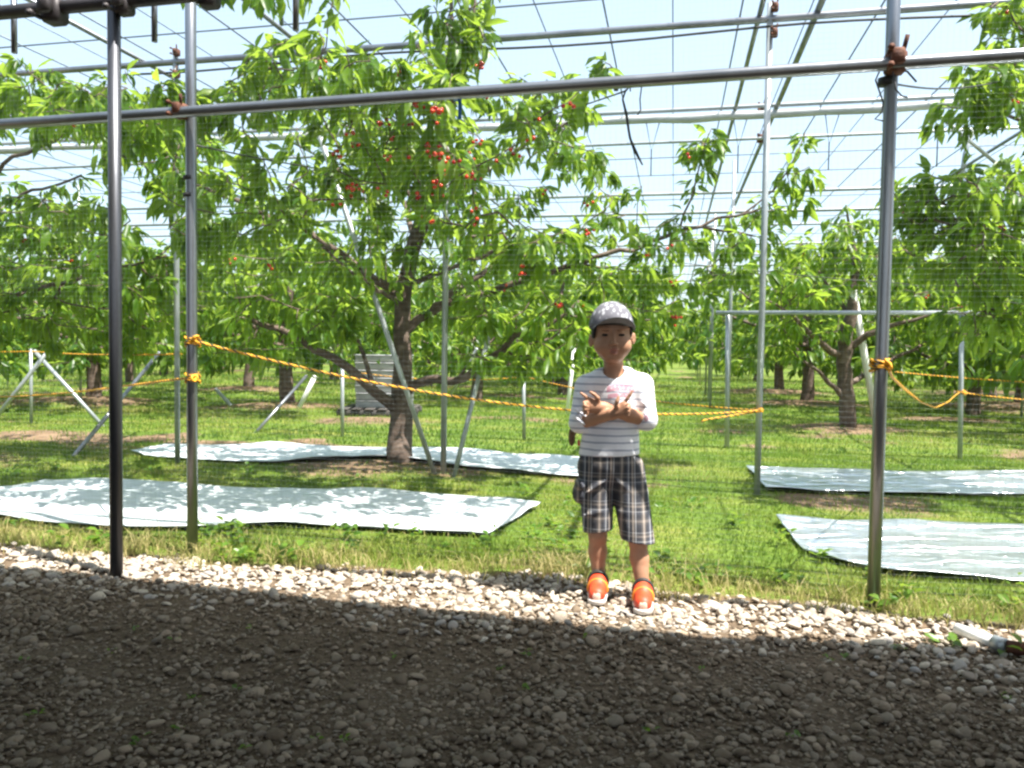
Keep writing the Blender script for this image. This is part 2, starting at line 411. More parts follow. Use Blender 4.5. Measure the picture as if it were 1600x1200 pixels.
def build_gravel():
    pt = pebble_templates(10)
    def region(n, x0, x1, y0, y1):
        return np.stack([x0 + (x1 - x0) * RNG.random(n), y0 + (y1 - y0) * RNG.random(n)], 1)
    P_, S_, D_ = [], [], []
    # coarse pale stones in a strip below the turf edge
    p = region(44000, -3.6, 3.4, 1.6, 4.4); e = edge_y(p[:, 0]) - p[:, 1]
    wide = 0.48 + 0.35 * vnoise(p[:, 0], p[:, 1], 1.1, 41) + 0.1 * np.clip(p[:, 0], 0, 2)
    keep = (e > -0.10 + 0.1 * RNG.random(len(p))) & (e < wide) & (RNG.random(len(p)) < np.clip((wide - e) / 0.5, 0.1, 1))
    p = p[keep]; s = 0.5 * np.clip(RNG.lognormal(math.log(0.0200), 0.42, len(p)), 0.008, 0.052); P_.append(p); S_.append(s); D_.append(np.zeros(len(p)))
    # fine gravel trodden into dirt in the foreground, its colour also darkened for the shade
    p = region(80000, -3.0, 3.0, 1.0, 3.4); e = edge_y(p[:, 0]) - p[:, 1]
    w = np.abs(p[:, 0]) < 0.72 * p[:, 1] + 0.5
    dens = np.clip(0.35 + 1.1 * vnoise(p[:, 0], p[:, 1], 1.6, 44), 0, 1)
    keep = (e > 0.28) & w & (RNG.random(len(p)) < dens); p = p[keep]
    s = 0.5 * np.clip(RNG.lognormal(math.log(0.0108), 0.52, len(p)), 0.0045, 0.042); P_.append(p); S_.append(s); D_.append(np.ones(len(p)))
    p = np.vstack(P_); s = np.concatenate(S_)
    fl = 0.45 + 0.35 * RNG.random(len(p))
    scl = np.stack([s * (1.0 + 0.45 * RNG.random(len(p))), s * (0.8 + 0.3 * RNG.random(len(p))), s * fl], 1)
    z = scl[:, 2] * (-0.1 + 0.75 * RNG.random(len(p))) + 0.012 * vnoise(p[:, 0], p[:, 1], 6, 45)
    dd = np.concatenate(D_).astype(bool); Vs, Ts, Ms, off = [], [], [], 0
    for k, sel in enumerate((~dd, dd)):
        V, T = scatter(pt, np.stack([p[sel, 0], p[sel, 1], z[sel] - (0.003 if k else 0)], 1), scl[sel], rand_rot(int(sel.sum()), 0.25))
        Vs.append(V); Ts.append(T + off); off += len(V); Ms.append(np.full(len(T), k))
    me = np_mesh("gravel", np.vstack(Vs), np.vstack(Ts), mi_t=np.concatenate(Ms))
    m2 = noise_mat("dirty_shaded_gravel_stone", [(0.0, (0.11, 0.080, 0.053)), (0.4, (0.18, 0.137, 0.095)), (0.6, (0.23, 0.19, 0.145)), (0.85, (0.31, 0.24, 0.17)), (1.0, (0.40, 0.34, 0.27))], 30, 0.85, 0, 0.25, 150, island=0.7, spec=0.25)  # brown dirt and the shelter's shade, both put into the stone colour
    m = noise_mat("gravel_stone", [(0.0, (0.20, 0.165, 0.13)), (0.25, (0.30, 0.25, 0.20)), (0.45, (0.42, 0.36, 0.29)), (0.58, (0.31, 0.29, 0.27)), (0.75, (0.50, 0.43, 0.34)), (1.0, (0.62, 0.56, 0.47))],
                  30, 0.8, 0, 0.25, 150, island=0.78, spec=0.3)
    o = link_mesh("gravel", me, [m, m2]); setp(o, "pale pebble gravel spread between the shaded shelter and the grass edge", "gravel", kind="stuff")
build_gravel()

# ------------------------------------------------------------------ grass
def blades(p, h, wid, lean, mat_ix=None):
    n = len(p); a = RNG.random(n) * 2 * math.pi
    side = np.stack([np.cos(a), np.sin(a), np.zeros(n)], 1) * (wid / 2)[:, None]
    la = RNG.random(n) * 2 * math.pi; ld = np.stack([np.cos(la), np.sin(la), np.zeros(n)], 1) * (lean * h)[:, None]
    up = np.array([0, 0, 1.0])[None] * h[:, None]
    b0 = p - side; b1 = p + side; m0 = p + up * 0.55 + ld * 0.35 - side * 0.75; m1 = p + up * 0.55 + ld * 0.35 + side * 0.75; t = p + up * (1 - 0.35 * lean)[:, None] + ld
    V = np.stack([b0, b1, m1, m0, t], 1).reshape(-1, 3); k = np.arange(n) * 5
    q = np.stack([k, k + 1, k + 2, k + 3], 1); tr = np.stack([k + 3, k + 2, k + 4], 1)
    return V, tr, q

SHEETS_PX = {   # outlines on the ground, photo pixels: (far edge left to right, near edge left to right)
    'a': ([(-330, 775), (-120, 762), (0, 768), (70, 754), (160, 757), (400, 768), (600, 771), (740, 783), (845, 795)], [(-330, 835), (-120, 822), (0, 815), (150, 829), (300, 831), (440, 827), (580, 831), (680, 838), (762, 842)]),
    'b': ([(205, 711), (260, 702), (420, 698), (620, 705), (760, 711), (920, 720)], [(225, 716), (300, 723), (420, 728), (560, 730), (720, 741), (915, 750)]),
    'c': ([(1212, 818), (1300, 820), (1450, 823), (1600, 828), (1900, 835), (2300, 843)], [(1255, 866), (1310, 884), (1400, 901), (1600, 914), (1900, 925), (2300, 938)]),
    'd': ([(1166, 734), (1250, 738), (1400, 741), (1600, 744), (1900, 750), (2300, 757)], [(1196, 768), (1270, 772), (1400, 775), (1600, 778), (1900, 785), (2300, 793)]),
}
SHEET_EDGES = {}
for k, (far, near) in SHEETS_PX.items():
    SHEET_EDGES[k] = (np.array([G(*p)[:2] for p in far]), np.array([G(*p)[:2] for p in near]))

def resample(pts, n):
    pts = np.asarray(pts, float); d = np.concatenate([[0], np.cumsum(np.linalg.norm(np.diff(pts, axis=0), axis=1))])
    s = np.linspace(0, d[-1], n); return np.stack([np.interp(s, d, pts[:, k]) for k in range(pts.shape[1])], 1)

def in_sheets(x, y, grow=0.0):
    hit = np.zeros(len(x), bool)
    for far, near in SHEET_EDGES.values():
        poly = np.vstack([far, near[::-1]]); c = np.zeros(len(x), bool); n = len(poly)
        for i in range(n):
            x1, y1 = poly[i]; x2, y2 = poly[(i + 1) % n]
            cond = ((y1 > y) != (y2 > y)); xin = (x2 - x1) * (y - y1) / (y2 - y1 + 1e-12) + x1
            c ^= cond & (x < xin)
        hit |= c
    return hit

def build_grass():
    VV, TT, QQ, off = [], [], [], 0
    def put(p, h, w, lean):
        nonlocal off
        V, t, q = blades(p, h, w, lean); VV.append(V); TT.append(t + off); QQ.append(q + off); off += len(V)
    def region(n, y0, y1, pad=1.0):
        y = np.sqrt(y0 ** 2 + (y1 ** 2 - y0 ** 2) * RNG.random(n)); x = (RNG.random(n) * 2 - 1) * (0.66 * y + pad); return x, y
    for (n, y0, y1, h0, w0) in ((200000, 2.9, 7.5, 0.030, 0.0042), (120000, 7.5, 14, 0.042, 0.007), (60000, 14, 26, 0.06, 0.014)):
        x, y = region(n, y0, y1); so = soil_w(x, y)
        e = y - edge_y(x)
        keep = (RNG.random(n) > so * 0.93) & (e > 0.0) & ~in_sheets(x, y)
        keep &= RNG.random(n) < 0.45 + 0.75 * vnoise(x, y, 1.9, 61)
        x, y, e = x[keep], y[keep], e[keep]
        tall = 1 + 0.9 * np.clip(vnoise(x, y, 2.4, 63) - 0.5, 0, 1) + 0.9 * np.exp(-((e - 0.22) / 0.2) ** 2) * vnoise(x, y, 3.1, 64)
        h = h0 * tall * (0.6 + 0.8 * RNG.random(len(x)))
        put(np.stack([x, y, ground_z(x, y) - 0.004], 1), h, w0 * (0.7 + 0.6 * RNG.random(len(x))), 0.25 + 0.6 * RNG.random(len(x)))
    # taller tufts along the gravel edge and the post feet
    cx = RNG.uniform(-3.2, 3.4, 150); cy = edge_y(cx) + np.abs(RNG.normal(0.12, 0.14, 150))
    cx = np.concatenate([cx, np.full(6, 1.38) + RNG.normal(0, .06, 6)]); cy = np.concatenate([cy, np.full(6, 3.16) + RNG.normal(0, .04, 6)])
    for a, b in zip(cx, cy):
        k = RNG.integers(14, 46); r = 0.03 + 0.05 * RNG.random(); x = a + RNG.normal(0, r, k); y = b + RNG.normal(0, r, k)
        ok = ~in_sheets(x, y); x, y = x[ok], y[ok]; k = len(x)
        if k: put(np.stack([x, y, np.full(k, -0.003)], 1), (0.05 + 0.08 * RNG.random()) * (0.6 + 0.6 * RNG.random(k)), np.full(k, 0.0045), 0.3 + 0.6 * RNG.random(k))
    m = leaf_mat("grass_blade", [(0.30, (0.050, 0.125, 0.012)), (0.58, (0.125, 0.215, 0.022)), (0.82, (0.24, 0.275, 0.05)), (1.05, (0.44, 0.37, 0.17))], trans=0.38, tcol=(0.32, 0.44, 0.06), rough=0.6)
    VG = np.vstack(VV); root = VG[::5]
    dry = 0.55 * vnoise(root[:, 0], root[:, 1], 0.9, 65) + 0.45 * vnoise(root[:, 0], root[:, 1], 3.7, 66) + 1.0 * np.exp(-np.clip(root[:, 1] - edge_y(root[:, 0]), 0, 9) / 0.28) + RNG.normal(0, 0.12, len(root)) + 0.03
    me = np_mesh("grass", VG, np.vstack(TT), np.vstack(QQ), smooth=False)
    at = me.attributes.new("dry", 'FLOAT', 'POINT'); at.data.foreach_set("value", np.repeat(dry, 5).astype(np.float32))
    an = N(m.node_tree, "ShaderNodeAttribute", attribute_name="dry")
    for l in list(m.node_tree.links):
        if l.to_node.type == 'VALTORGB': m.node_tree.links.remove(l)
    for nd in m.node_tree.nodes:
        if nd.type == 'VALTORGB': m.node_tree.links.new(an.outputs["Fac"], nd.inputs[0])
    o = link_mesh("grass", me, m); setp(o, "short sunlit green and straw coloured grass growing under the orchard trees", "grass", kind="stuff")
build_grass()

# leaf template: pointed, folded along the midrib, drooping
def leaf_template(droop=0.25, fold=0.22, w=0.18):
    V = np.array([[0, 0, 0], [0.3, w * 0.92, fold * w * 2], [0.32, 0, 0], [0.3, -w * 0.92, fold * w * 2],
                  [0.65, w * 0.86, fold * w * 2], [0.66, 0, 0], [0.65, -w * 0.86, fold * w * 2], [1.0, 0, 0]], float)
    V[:, 2] -= droop * V[:, 0] ** 2
    t = np.array([[0, 2, 1], [0, 3, 2], [4, 5, 7], [5, 6, 7]]); q = np.array([[1, 2, 5, 4], [2, 3, 6, 5]])
    return V, t, q

def put_leaves(pos, axis, nrm, L, droops=(0.1, 0.3, 0.55), w=0.18):
    """pos, axis, nrm (n,3), L (n) -> V, tris, quads"""
    n = len(pos); which = RNG.integers(0, len(droops), n); VV, TT, QQ, off = [], [], [], 0
    a = axis / (np.linalg.norm(axis, axis=1)[:, None] + 1e-9)
    s = np.cross(nrm, a); s /= np.linalg.norm(s, axis=1)[:, None] + 1e-9; u = np.cross(a, s)
    B = np.stack([a, s, u], 2)
    for k, dr in enumerate(droops):
        idx = np.where(which == k)[0]
        if not len(idx): continue
        V, t, q = leaf_template(dr, w=w)
        A = np.einsum('nij,vj->nvi', B[idx], V) * L[idx][:, None, None] + pos[idx][:, None, :]
        b = (np.arange(len(idx)) * 8)[:, None, None]
        VV.append(A.reshape(-1, 3)); TT.append((t[None] + b).reshape(-1, 3) + off); QQ.append((q[None] + b).reshape(-1, 4) + off); off += len(idx) * 8
    return np.vstack(VV), np.vstack(TT), np.vstack(QQ)

def build_weeds():
    n = 260; x = RNG.uniform(-4.5, 4.5, n); y = edge_y(x) + np.abs(RNG.normal(0.25, 0.8, n)) + 0.08
    x = np.concatenate([x, RNG.uniform(-1.6, 1.6, 34)]); y = np.concatenate([y, RNG.uniform(1.7, 2.7, 34)])
    ok = ~in_sheets(x, y); x, y = x[ok], y[ok]
    pos, ax = [], []
    L = []
    for a, b in zip(x, y):
        fg = b < edge_y(a) - 0.3; k = RNG.integers(3, 7) if fg else RNG.integers(6, 16); r = (0.012 if fg else 0.02 + 0.05 * RNG.random()); hh = 0.012 if fg else 0.02 + 0.06 * RNG.random()
        th = RNG.random(k) * 6.28
        pos.append(np.stack([a + r * RNG.normal(0, .6, k), b + r * RNG.normal(0, .6, k), 0.005 + hh * RNG.random(k)], 1))
        ax.append(np.stack([np.cos(th), np.sin(th), 0.3 + 0.5 * RNG.random(k)], 1)); L.append(0.012 + 0.008 * RNG.random(k) if fg else 0.022 + 0.035 * RNG.random(k))
    pos = np.vstack(pos); ax = np.vstack(ax); L = np.concatenate(L)
    nr = np.tile([0, 0, 1.0], (len(pos), 1)) + RNG.normal(0, .3, (len(pos), 3))
    V, t, q = put_leaves(pos, ax, nr, L, (0.1, 0.3), w=0.32)
    me = np_mesh("weeds", V, t, q)
    m = leaf_mat("weed_leaf", [(0.2, (0.05, 0.12, 0.015)), (0.8, (0.12, 0.22, 0.03))], trans=0.4)
    o = link_mesh("weeds", me, m); setp(o, "low broad leaved weeds scattered through the grass by the gravel", "weeds", kind="stuff")
build_weeds()

# ------------------------------------------------------------------ reflective sheets
def build_sheet(k, label, mat):
    far, near = SHEET_EDGES[k]; nu, nv = 260, 40
    A = resample(far, nu); B = resample(near, nu)
    v = np.linspace(0, 1, nv)
    XY = A[:, None, :] * (1 - v)[None, :, None] + B[:, None, :] * v[None, :, None]
    x, y = XY[..., 0], XY[..., 1]
    z = ground_z(x, y) + 0.020 + 0.012 * (vnoise(x, y, 2.2, 71) - 0.5) + 0.02 * (vnoise(x * 0.5 + y, y * 2.5, 2.6, 72) - 0.4) + 0.006 * np.abs(vnoise(x * 1.3 + y * 2, y * 1.5 - x, 4.5, 74) - 0.5) + 0.003 * vnoise(x + y, y * 2 - x * .3, 11, 75)
    edge = np.minimum(np.minimum(v, 1 - v)[None, :] * 8, np.minimum(np.linspace(0, 1, nu), 1 - np.linspace(0, 1, nu))[:, None] * 30)
    z += 0.02 * np.clip(1 - edge, 0, 1) * vnoise(x, y, 3.3, 73)
    top = np.stack([x, y, z], -1).reshape(-1, 3); bot = top - [0, 0, 0.004]
    i, j = np.meshgrid(np.arange(nu - 1), np.arange(nv - 1), indexing='ij'); f = lambda a, b: a * nv + b
    qt = np.stack([f(i, j), f(i, j + 1), f(i + 1, j + 1), f(i + 1, j)], -1).reshape(-1, 4)
    n0 = nu * nv; qb = qt[:, ::-1] + n0
    side = []
    loop = [f(a, 0) for a in range(nu)] + [f(nu - 1, b) for b in range(1, nv)] + [f(a, nv - 1) for a in range(nu - 2, -1, -1)] + [f(0, b) for b in range(nv - 2, 0, -1)]
    for a, b in zip(loop, loop[1:] + loop[:1]): side.append([a, b, b + n0, a + n0])
    mb = MB(); mb.add(np.vstack([top, bot]), None, np.vstack([qt, qb, np.array(side)]))
    c = top.mean(0); c[2] = 0
    o = mb.build("reflective_sheet", mat, loc=c)
    setp(o, label, "ground sheet", "reflective sheets laid along the tree rows")
build_sheet('a', "long white sheet on the grass in front of the big cherry trunk", M['sheet_white'])
build_sheet('b', "narrow white sheet on the grass just behind the big cherry trunk", M['sheet_white'])
build_sheet('c', "wide shiny silver sheet beside the right fence post, nearest the gravel", M['sheet_silver'])
build_sheet('d', "narrow shiny silver sheet farther back, starting at the thin pole right of the child", M['sheet_silver'])

# ------------------------------------------------------------------ trees
class Skel:
    def __init__(s): s.p, s.par, s.r, s.fix, s.depth = [], [], [], [], []
    def limb(s, pts, r0, r1, attach=None, step=0.13, wob=0.012):
        pts = np.asarray(pts, float); L = np.sum(np.linalg.norm(np.diff(pts, axis=0), axis=1)); n = max(3, int(L / step) + 1)
        # smooth the polyline
        q = resample(pts, n * 3); kern = np.ones(5) / 5
        qq = np.stack([np.convolve(np.pad(q[:, k], 2, mode='edge'), kern, 'valid') for k in range(3)], 1); qq[0] = q[0]; qq[-1] = q[-1]
        q = resample(qq, n); q[1:-1] += RNG.normal(0, wob, (n - 2, 3))
        r0a = r0 if not hasattr(r0, '__len__') else None
        rr = np.linspace(r0, r1, n) if r0a is not None else np.interp(np.linspace(0, 1, n), np.linspace(0, 1, len(r0)), r0)
        par = -1
        if len(s.p) and attach is not False:
            P_ = np.array(s.p); par = int(np.argmin(np.linalg.norm(P_ - q[0], axis=1)))
        for k in range(n):
            if k == 0 and par >= 0: prev = par; 
            if k == 0 and par >= 0 and np.linalg.norm(np.array(s.p[par]) - q[0]) < 0.02: continue
            s.p.append(q[k]); s.par.append(par if k == 0 else prev); s.r.append(rr[k]); s.fix.append(True); prev = len(s.p) - 1
    def tips(s, T, up=0.35, step=0.1):
        T = list(T); P_ = np.array(s.p)
        dist = [np.min(np.linalg.norm(P_ - t, axis=1)) for t in T]
        for i in np.argsort(dist):
            t = T[i]; P_ = np.array(s.p); R_ = np.array(s.r)
            v = t - P_; d = np.linalg.norm(v, axis=1)
            cost = d + np.where(v[:, 2] < -0.1, 0.25, 0) + np.where(np.arange(len(P_)) < 4, 2.0, 0)
            a = int(np.argmin(cost)); dd = np.linalg.norm(t - P_[a])
            if dd < 0.04: continue
            pa = s.par[a]; d0 = (P_[a] - P_[pa]) if pa >= 0 else np.array([0, 0, 1.0]); d0 = d0 / (np.linalg.norm(d0) + 1e-9)
            c = P_[a] + (t - P_[a]) * 0.45 + (d0 * 0.5 + np.array([0, 0, -up])) * dd * 0.22
            n = max(2, int(dd / step)); u = np.linspace(0, 1, n + 1)[1:, None]
            q = (1 - u) ** 2 * P_[a] + 2 * u * (1 - u) * c + u ** 2 * t; q[:-1] += RNG.normal(0, 0.008, (n - 1 if n > 0 else 0, 3))
            prev = a
            for k in range(n):
                s.p.append(q[k]); s.par.append(prev); s.r.append(0.0); s.fix.append(False); prev = len(s.p) - 1
    def finish(s):
        n = len(s.p); s.P = np.array(s.p); s.PAR = np.array(s.par); acc = np.zeros(n); fix = np.array(s.fix); r = np.array(s.r)
        kids = [[] for _ in range(n)]
        for i in range(n):
            if s.par[i] >= 0: kids[s.par[i]].append(i)
        for i in range(n - 1, -1, -1):
            if not fix[i]:
                r[i] = max(0.0035, acc[i] ** (1 / 2.3)) if acc[i] > 0 else 0.0028
            if s.par[i] >= 0: acc[s.par[i]] += r[i] ** 2.3
        for i in range(n):
            if not fix[i] and s.par[i] >= 0: r[i] = min(r[i], r[s.par[i]] * 0.9 + 0.0004)
        s.R = r; s.kids = kids
        return s
    def wood(s, mb, nbig=10, nsmall=5, rmin=0.0):
        done = np.zeros(len(s.p), bool)
        # chains: follow the thickest child
        for i in range(len(s.p)):
            if done[i]: continue
            chain = [s.par[i], i] if s.par[i] >= 0 else [i]
            j = i; done[i] = True
            while True:
                ks = [k for k in s.kids[j] if not done[k]]
                if not ks: break
                k = max(ks, key=lambda a: s.R[a]); 
                chain.append(k); done[k] = True; j = k
            if len(chain) < 2: continue
            rr = s.R[chain].copy()
            if s.par[i] >= 0: rr[0] = min(rr[0], rr[1] * 1.25)
            if rr.max() < rmin: continue
            mb.tube(s.P[chain], rr, nbig if rr.max() > 0.02 else nsmall)
        return mb
    def leaf_sites(s, per=3.0, rmax=0.011, term=6):
        pos, ax, nr, tip = [], [], [], []
        for i in range(len(s.p)):
            if s.fix[i] and s.R[i] > rmax or s.R[i] > rmax or s.par[i] < 0: continue
            d = s.P[i] - s.P[s.par[i]]; l = np.linalg.norm(d)
            if l < 1e-5: continue
            d = d / l
            end = len(s.kids[i]) == 0
            k = RNG.poisson(per * l / 0.1) + (term if end else 0)
            for _ in range(k):
                f = RNG.random(); th = RNG.random() * 6.283
                rad = np.array([math.cos(th), math.sin(th), RNG.normal(0, 0.3)])
                rad = rad - d * np.dot(rad, d)
                pt = s.P[i] - d * l * f * (0.6 if end else 1) + rad * 0.012
                a = d * (0.55 if end else 0.3) + rad * 0.8 + np.array([0, 0, -RNG.uniform(0.1, 1.3)])
                pos.append(pt + a * 0.02); ax.append(a); nr.append(np.array([0, 0, 1.0]) + RNG.normal(0, 0.5, 3) + rad * 0.4)
        return np.array(pos), np.array(ax), np.array(nr)

def crown_mesh(sk, per, Lm, term=6, keep=1.0, rmax=0.011):
    pos, ax, nr = sk.leaf_sites(per, rmax, term)
    if keep < 1: 
        k = RNG.random(len(pos)) < keep; pos, ax, nr = pos[k], ax[k], nr[k]
    L = Lm * np.clip(RNG.normal(1, 0.30, len(pos)), 0.35, 1.6)
    return put_leaves(pos, ax, nr, L), pos

def blob_tips(blobs, total):
    w = np.array([b[6] if len(b) > 6 else b[3] * b[4] * b[5] for b in blobs], float); w /= w.sum(); out = []
    for b, wi in zip(blobs, w):
        n = max(3, int(round(total * wi)))
        u = RNG.normal(size=(n, 3)); u /= np.linalg.norm(u, axis=1)[:, None]; u *= (RNG.random(n) ** 0.42)[:, None]
        out.append(np.array(b[:3]) + u * np.array(b[3:6]))
    return np.vstack(out)

def pxblob(px, py, Y, rx, ry, rd, w=None):
    c = P(px, py, Y); k = Y / F
    b = [c[0], c[1], c[2], rx * k, rd, ry * k]
    return b + ([w] if w is not None else [])

def cherry_cluster(parent, at, n, R=0.0105):
    mb = MB(); ms = MB(); V0, T0 = ICO1
    for _ in range(n):
        e = at + np.array([RNG.normal(0, 0.02), RNG.normal(0, 0.02), -0.035 - abs(RNG.normal(0, 0.018))])
        r = R * RNG.uniform(0.85, 1.1)
        mb.add(V0 * r * np.array([1.05, 1.0, 0.95]) + e, T0)
        mb.tube([at, at * 0.5 + e * 0.5 + [0, 0, 0.004], e + [0, 0, r]], 0.0011, 3, m=1, cap=False)
    return mb.build("cherry_cluster", [M['cherry'], M['stem']], parent)
ICO1 = ico(2)

def finish_tree(name, label, base, sk, per, Lm, leafm, nclusters=0, group=None, term=6, clz=None, keep=1.0, rmax=0.011, front=()):
    t = thing(name, label, "tree", base, group)
    sk.finish()
    sk.wood(MB()).build("trunk", M['bark'], t)
    (V, tr, q), pos = crown_mesh(sk, per, Lm, term, keep, rmax)
    me = np_mesh("crown", V - np.array(t.location), tr, q)
    link_mesh("crown", me, leafm, t)
    if front:
        px, py, dz = project(sk.P)
        for (a, b) in front:
            near = np.where((np.hypot(px - a, py - b) < 30) & (sk.R < 0.02))[0]
            if not len(near): continue
            k = near[np.argmin(dz[near] + 0.02 * np.hypot(px - a, py - b)[near])]
            cherry_cluster(t, sk.P[k] + [0, -0.09, 0], int(RNG.integers(1, 5)), 0.0108)
        nclusters -= len(front)
    if nclusters:
        low = np.where(sk.R < 0.012)[0]; low = low[low > 10]
        cand = sk.P[low]
        if clz is not None: cand = cand[clz(cand)]
        pick = cand[RNG.choice(len(cand), min(nclusters, len(cand)), replace=False)]
        for p in pick: cherry_cluster(t, p, int(RNG.integers(2, 7)))
    return t

Q = lambda lst: [P(*a) for a in lst]

FRONT = [(745, 105), (741, 125), (615, 212), (622, 220), (655, 232), (668, 240), (735, 222), (728, 235), (768, 192), (752, 205), (680, 312), (686, 300), (565, 214), (670, 265), (690, 255), (700, 270), (685, 330), (835, 185),
         (766, 382), (814, 405), (820, 430), (1048, 480), (1046, 498), (1062, 500), (1018, 380), (1030, 372), (1106, 500), (1012, 528), (200, 400), (640, 290), (608, 300), (755, 355), (540, 330), (880, 440), (790, 440), (735, 260)]
_r = np.random.default_rng(77)
FRONT += [(float(a), float(b)) for a, b in zip(_r.normal(690, 75, 30), _r.normal(225, 60, 30))] + [(float(a), float(b)) for a, b in zip(_r.uniform(330, 1100, 12), _r.uniform(120, 470, 12))]
def project(p):
    d = (np.asarray(p) - [0, 0, CAMZ]) @ R3
    return 800 + F * d[:, 0] / -d[:, 2], 600 - F * d[:, 1] / -d[:, 2], -d[:, 2]
# --- the big cherry tree in the middle
sk = Skel()
base = G(627, 734); base[2] = ground_z(base[0], base[1])
b0 = base.copy(); b0[2] -= 0.05
trunk = [b0, base + [0, 0, 0.02]] + Q([(626, 690, 6.4), (627, 640, 6.4), (628, 560, 6.4), (628, 500, 6.4), (630, 462, 6.4), (637, 420, 6.4), (650, 372, 6.38), (668, 325, 6.35), (686, 250, 6.3), (697, 150, 6.2), (703, 50, 6.15), (708, -60, 6.1)])
sk.limb(trunk, [0.105, 0.098, 0.083, 0.076, 0.068, 0.063, 0.060, 0.060, 0.066, 0.050, 0.036, 0.028, 0.024, 0.019, 0.013, 0.008], 0, attach=False, wob=0.006)
sk.limb(Q([(620, 640, 6.4), (606, 628, 6.33), (585, 613, 6.25), (560, 592, 6.15), (540, 572, 6.1), (505, 545, 6.0), (470, 533, 5.9), (430, 515, 5.8), (380, 490, 5.7)]), 0.048, 0.014)
sk.limb(Q([(585, 613, 6.25), (577, 592, 6.2), (571, 572, 6.2), (562, 552, 6.2), (545, 500, 6.2)]), 0.022, 0.009)
sk.limb(Q([(634, 615, 6.4), (652, 593, 6.33), (668, 588, 6.25), (690, 597, 6.15), (712, 598, 6.1), (742, 583, 6.0), (772, 556, 5.9), (805, 528, 5.8), (860, 508, 5.7), (905, 470, 5.7)]), 0.040, 0.010)
sk.limb(Q([(712, 598, 6.1), (740, 560, 6.2), (765, 540, 6.3), (800, 500, 6.4)]), 0.016, 0.007)
sk.limb(Q([(632, 520, 6.4), (655, 500, 6.42), (680, 480, 6.5), (720, 450, 6.7), (800, 400, 6.9), (880, 360, 7.0)]), 0.036, 0.010)
sk.limb(Q([(626, 468, 6.4), (602, 452, 6.35), (580, 440, 6.3), (545, 405, 6.1), (500, 375, 5.9), (450, 350, 5.7), (390, 320, 5.6), (330, 300, 5.5), (270, 270, 5.5)]), 0.036, 0.009)
sk.limb(Q([(660, 345, 6.37), (610, 265, 6.6), (545, 190, 6.7), (490, 120, 6.7), (460, 60, 6.7)]), 0.024, 0.008)
sk.limb(Q([(668, 328, 6.35), (730, 290, 6.2), (800, 240, 6.1), (870, 200, 6.0), (930, 170, 6.0)]), 0.022, 0.008)
sk.limb(Q([(682, 280, 6.3), (690, 200, 5.8), (720, 120, 5.5), (738, 40, 5.4), (745, -20, 5.4)]), 0.020, 0.006)
sk.limb(Q([(650, 380, 6.4), (630, 320, 7.0), (600, 270, 7.5), (610, 200, 7.9)]), 0.026, 0.008)
sk.limb(Q([(680, 478, 6.5), (760, 460, 6.5), (850, 430, 6.4), (960, 395, 6.3), (1060, 365, 6.3), (1140, 340, 6.3), (1200, 320, 6.3)]), 0.030, 0.008)
sk.limb(Q([(1060, 365, 6.3), (1085, 300, 6.25), (1100, 240, 6.2), (1112, 200, 6.2)]), 0.010, 0.004)
sk.limb(Q([(1160, 335, 6.3), (1215, 290, 6.3), (1245, 240, 6.3), (1258, 208, 6.3)]), 0.009, 0.004)
sk.limb(Q([(640, 440, 6.4), (700, 420, 5.9), (770, 390, 5.4), (840, 370, 5.0)]), 0.022, 0.008)
sk.limb(Q([(630, 470, 6.4), (600, 460, 5.9), (560, 430, 5.3), (520, 400, 4.9)]), 0.020, 0.007)
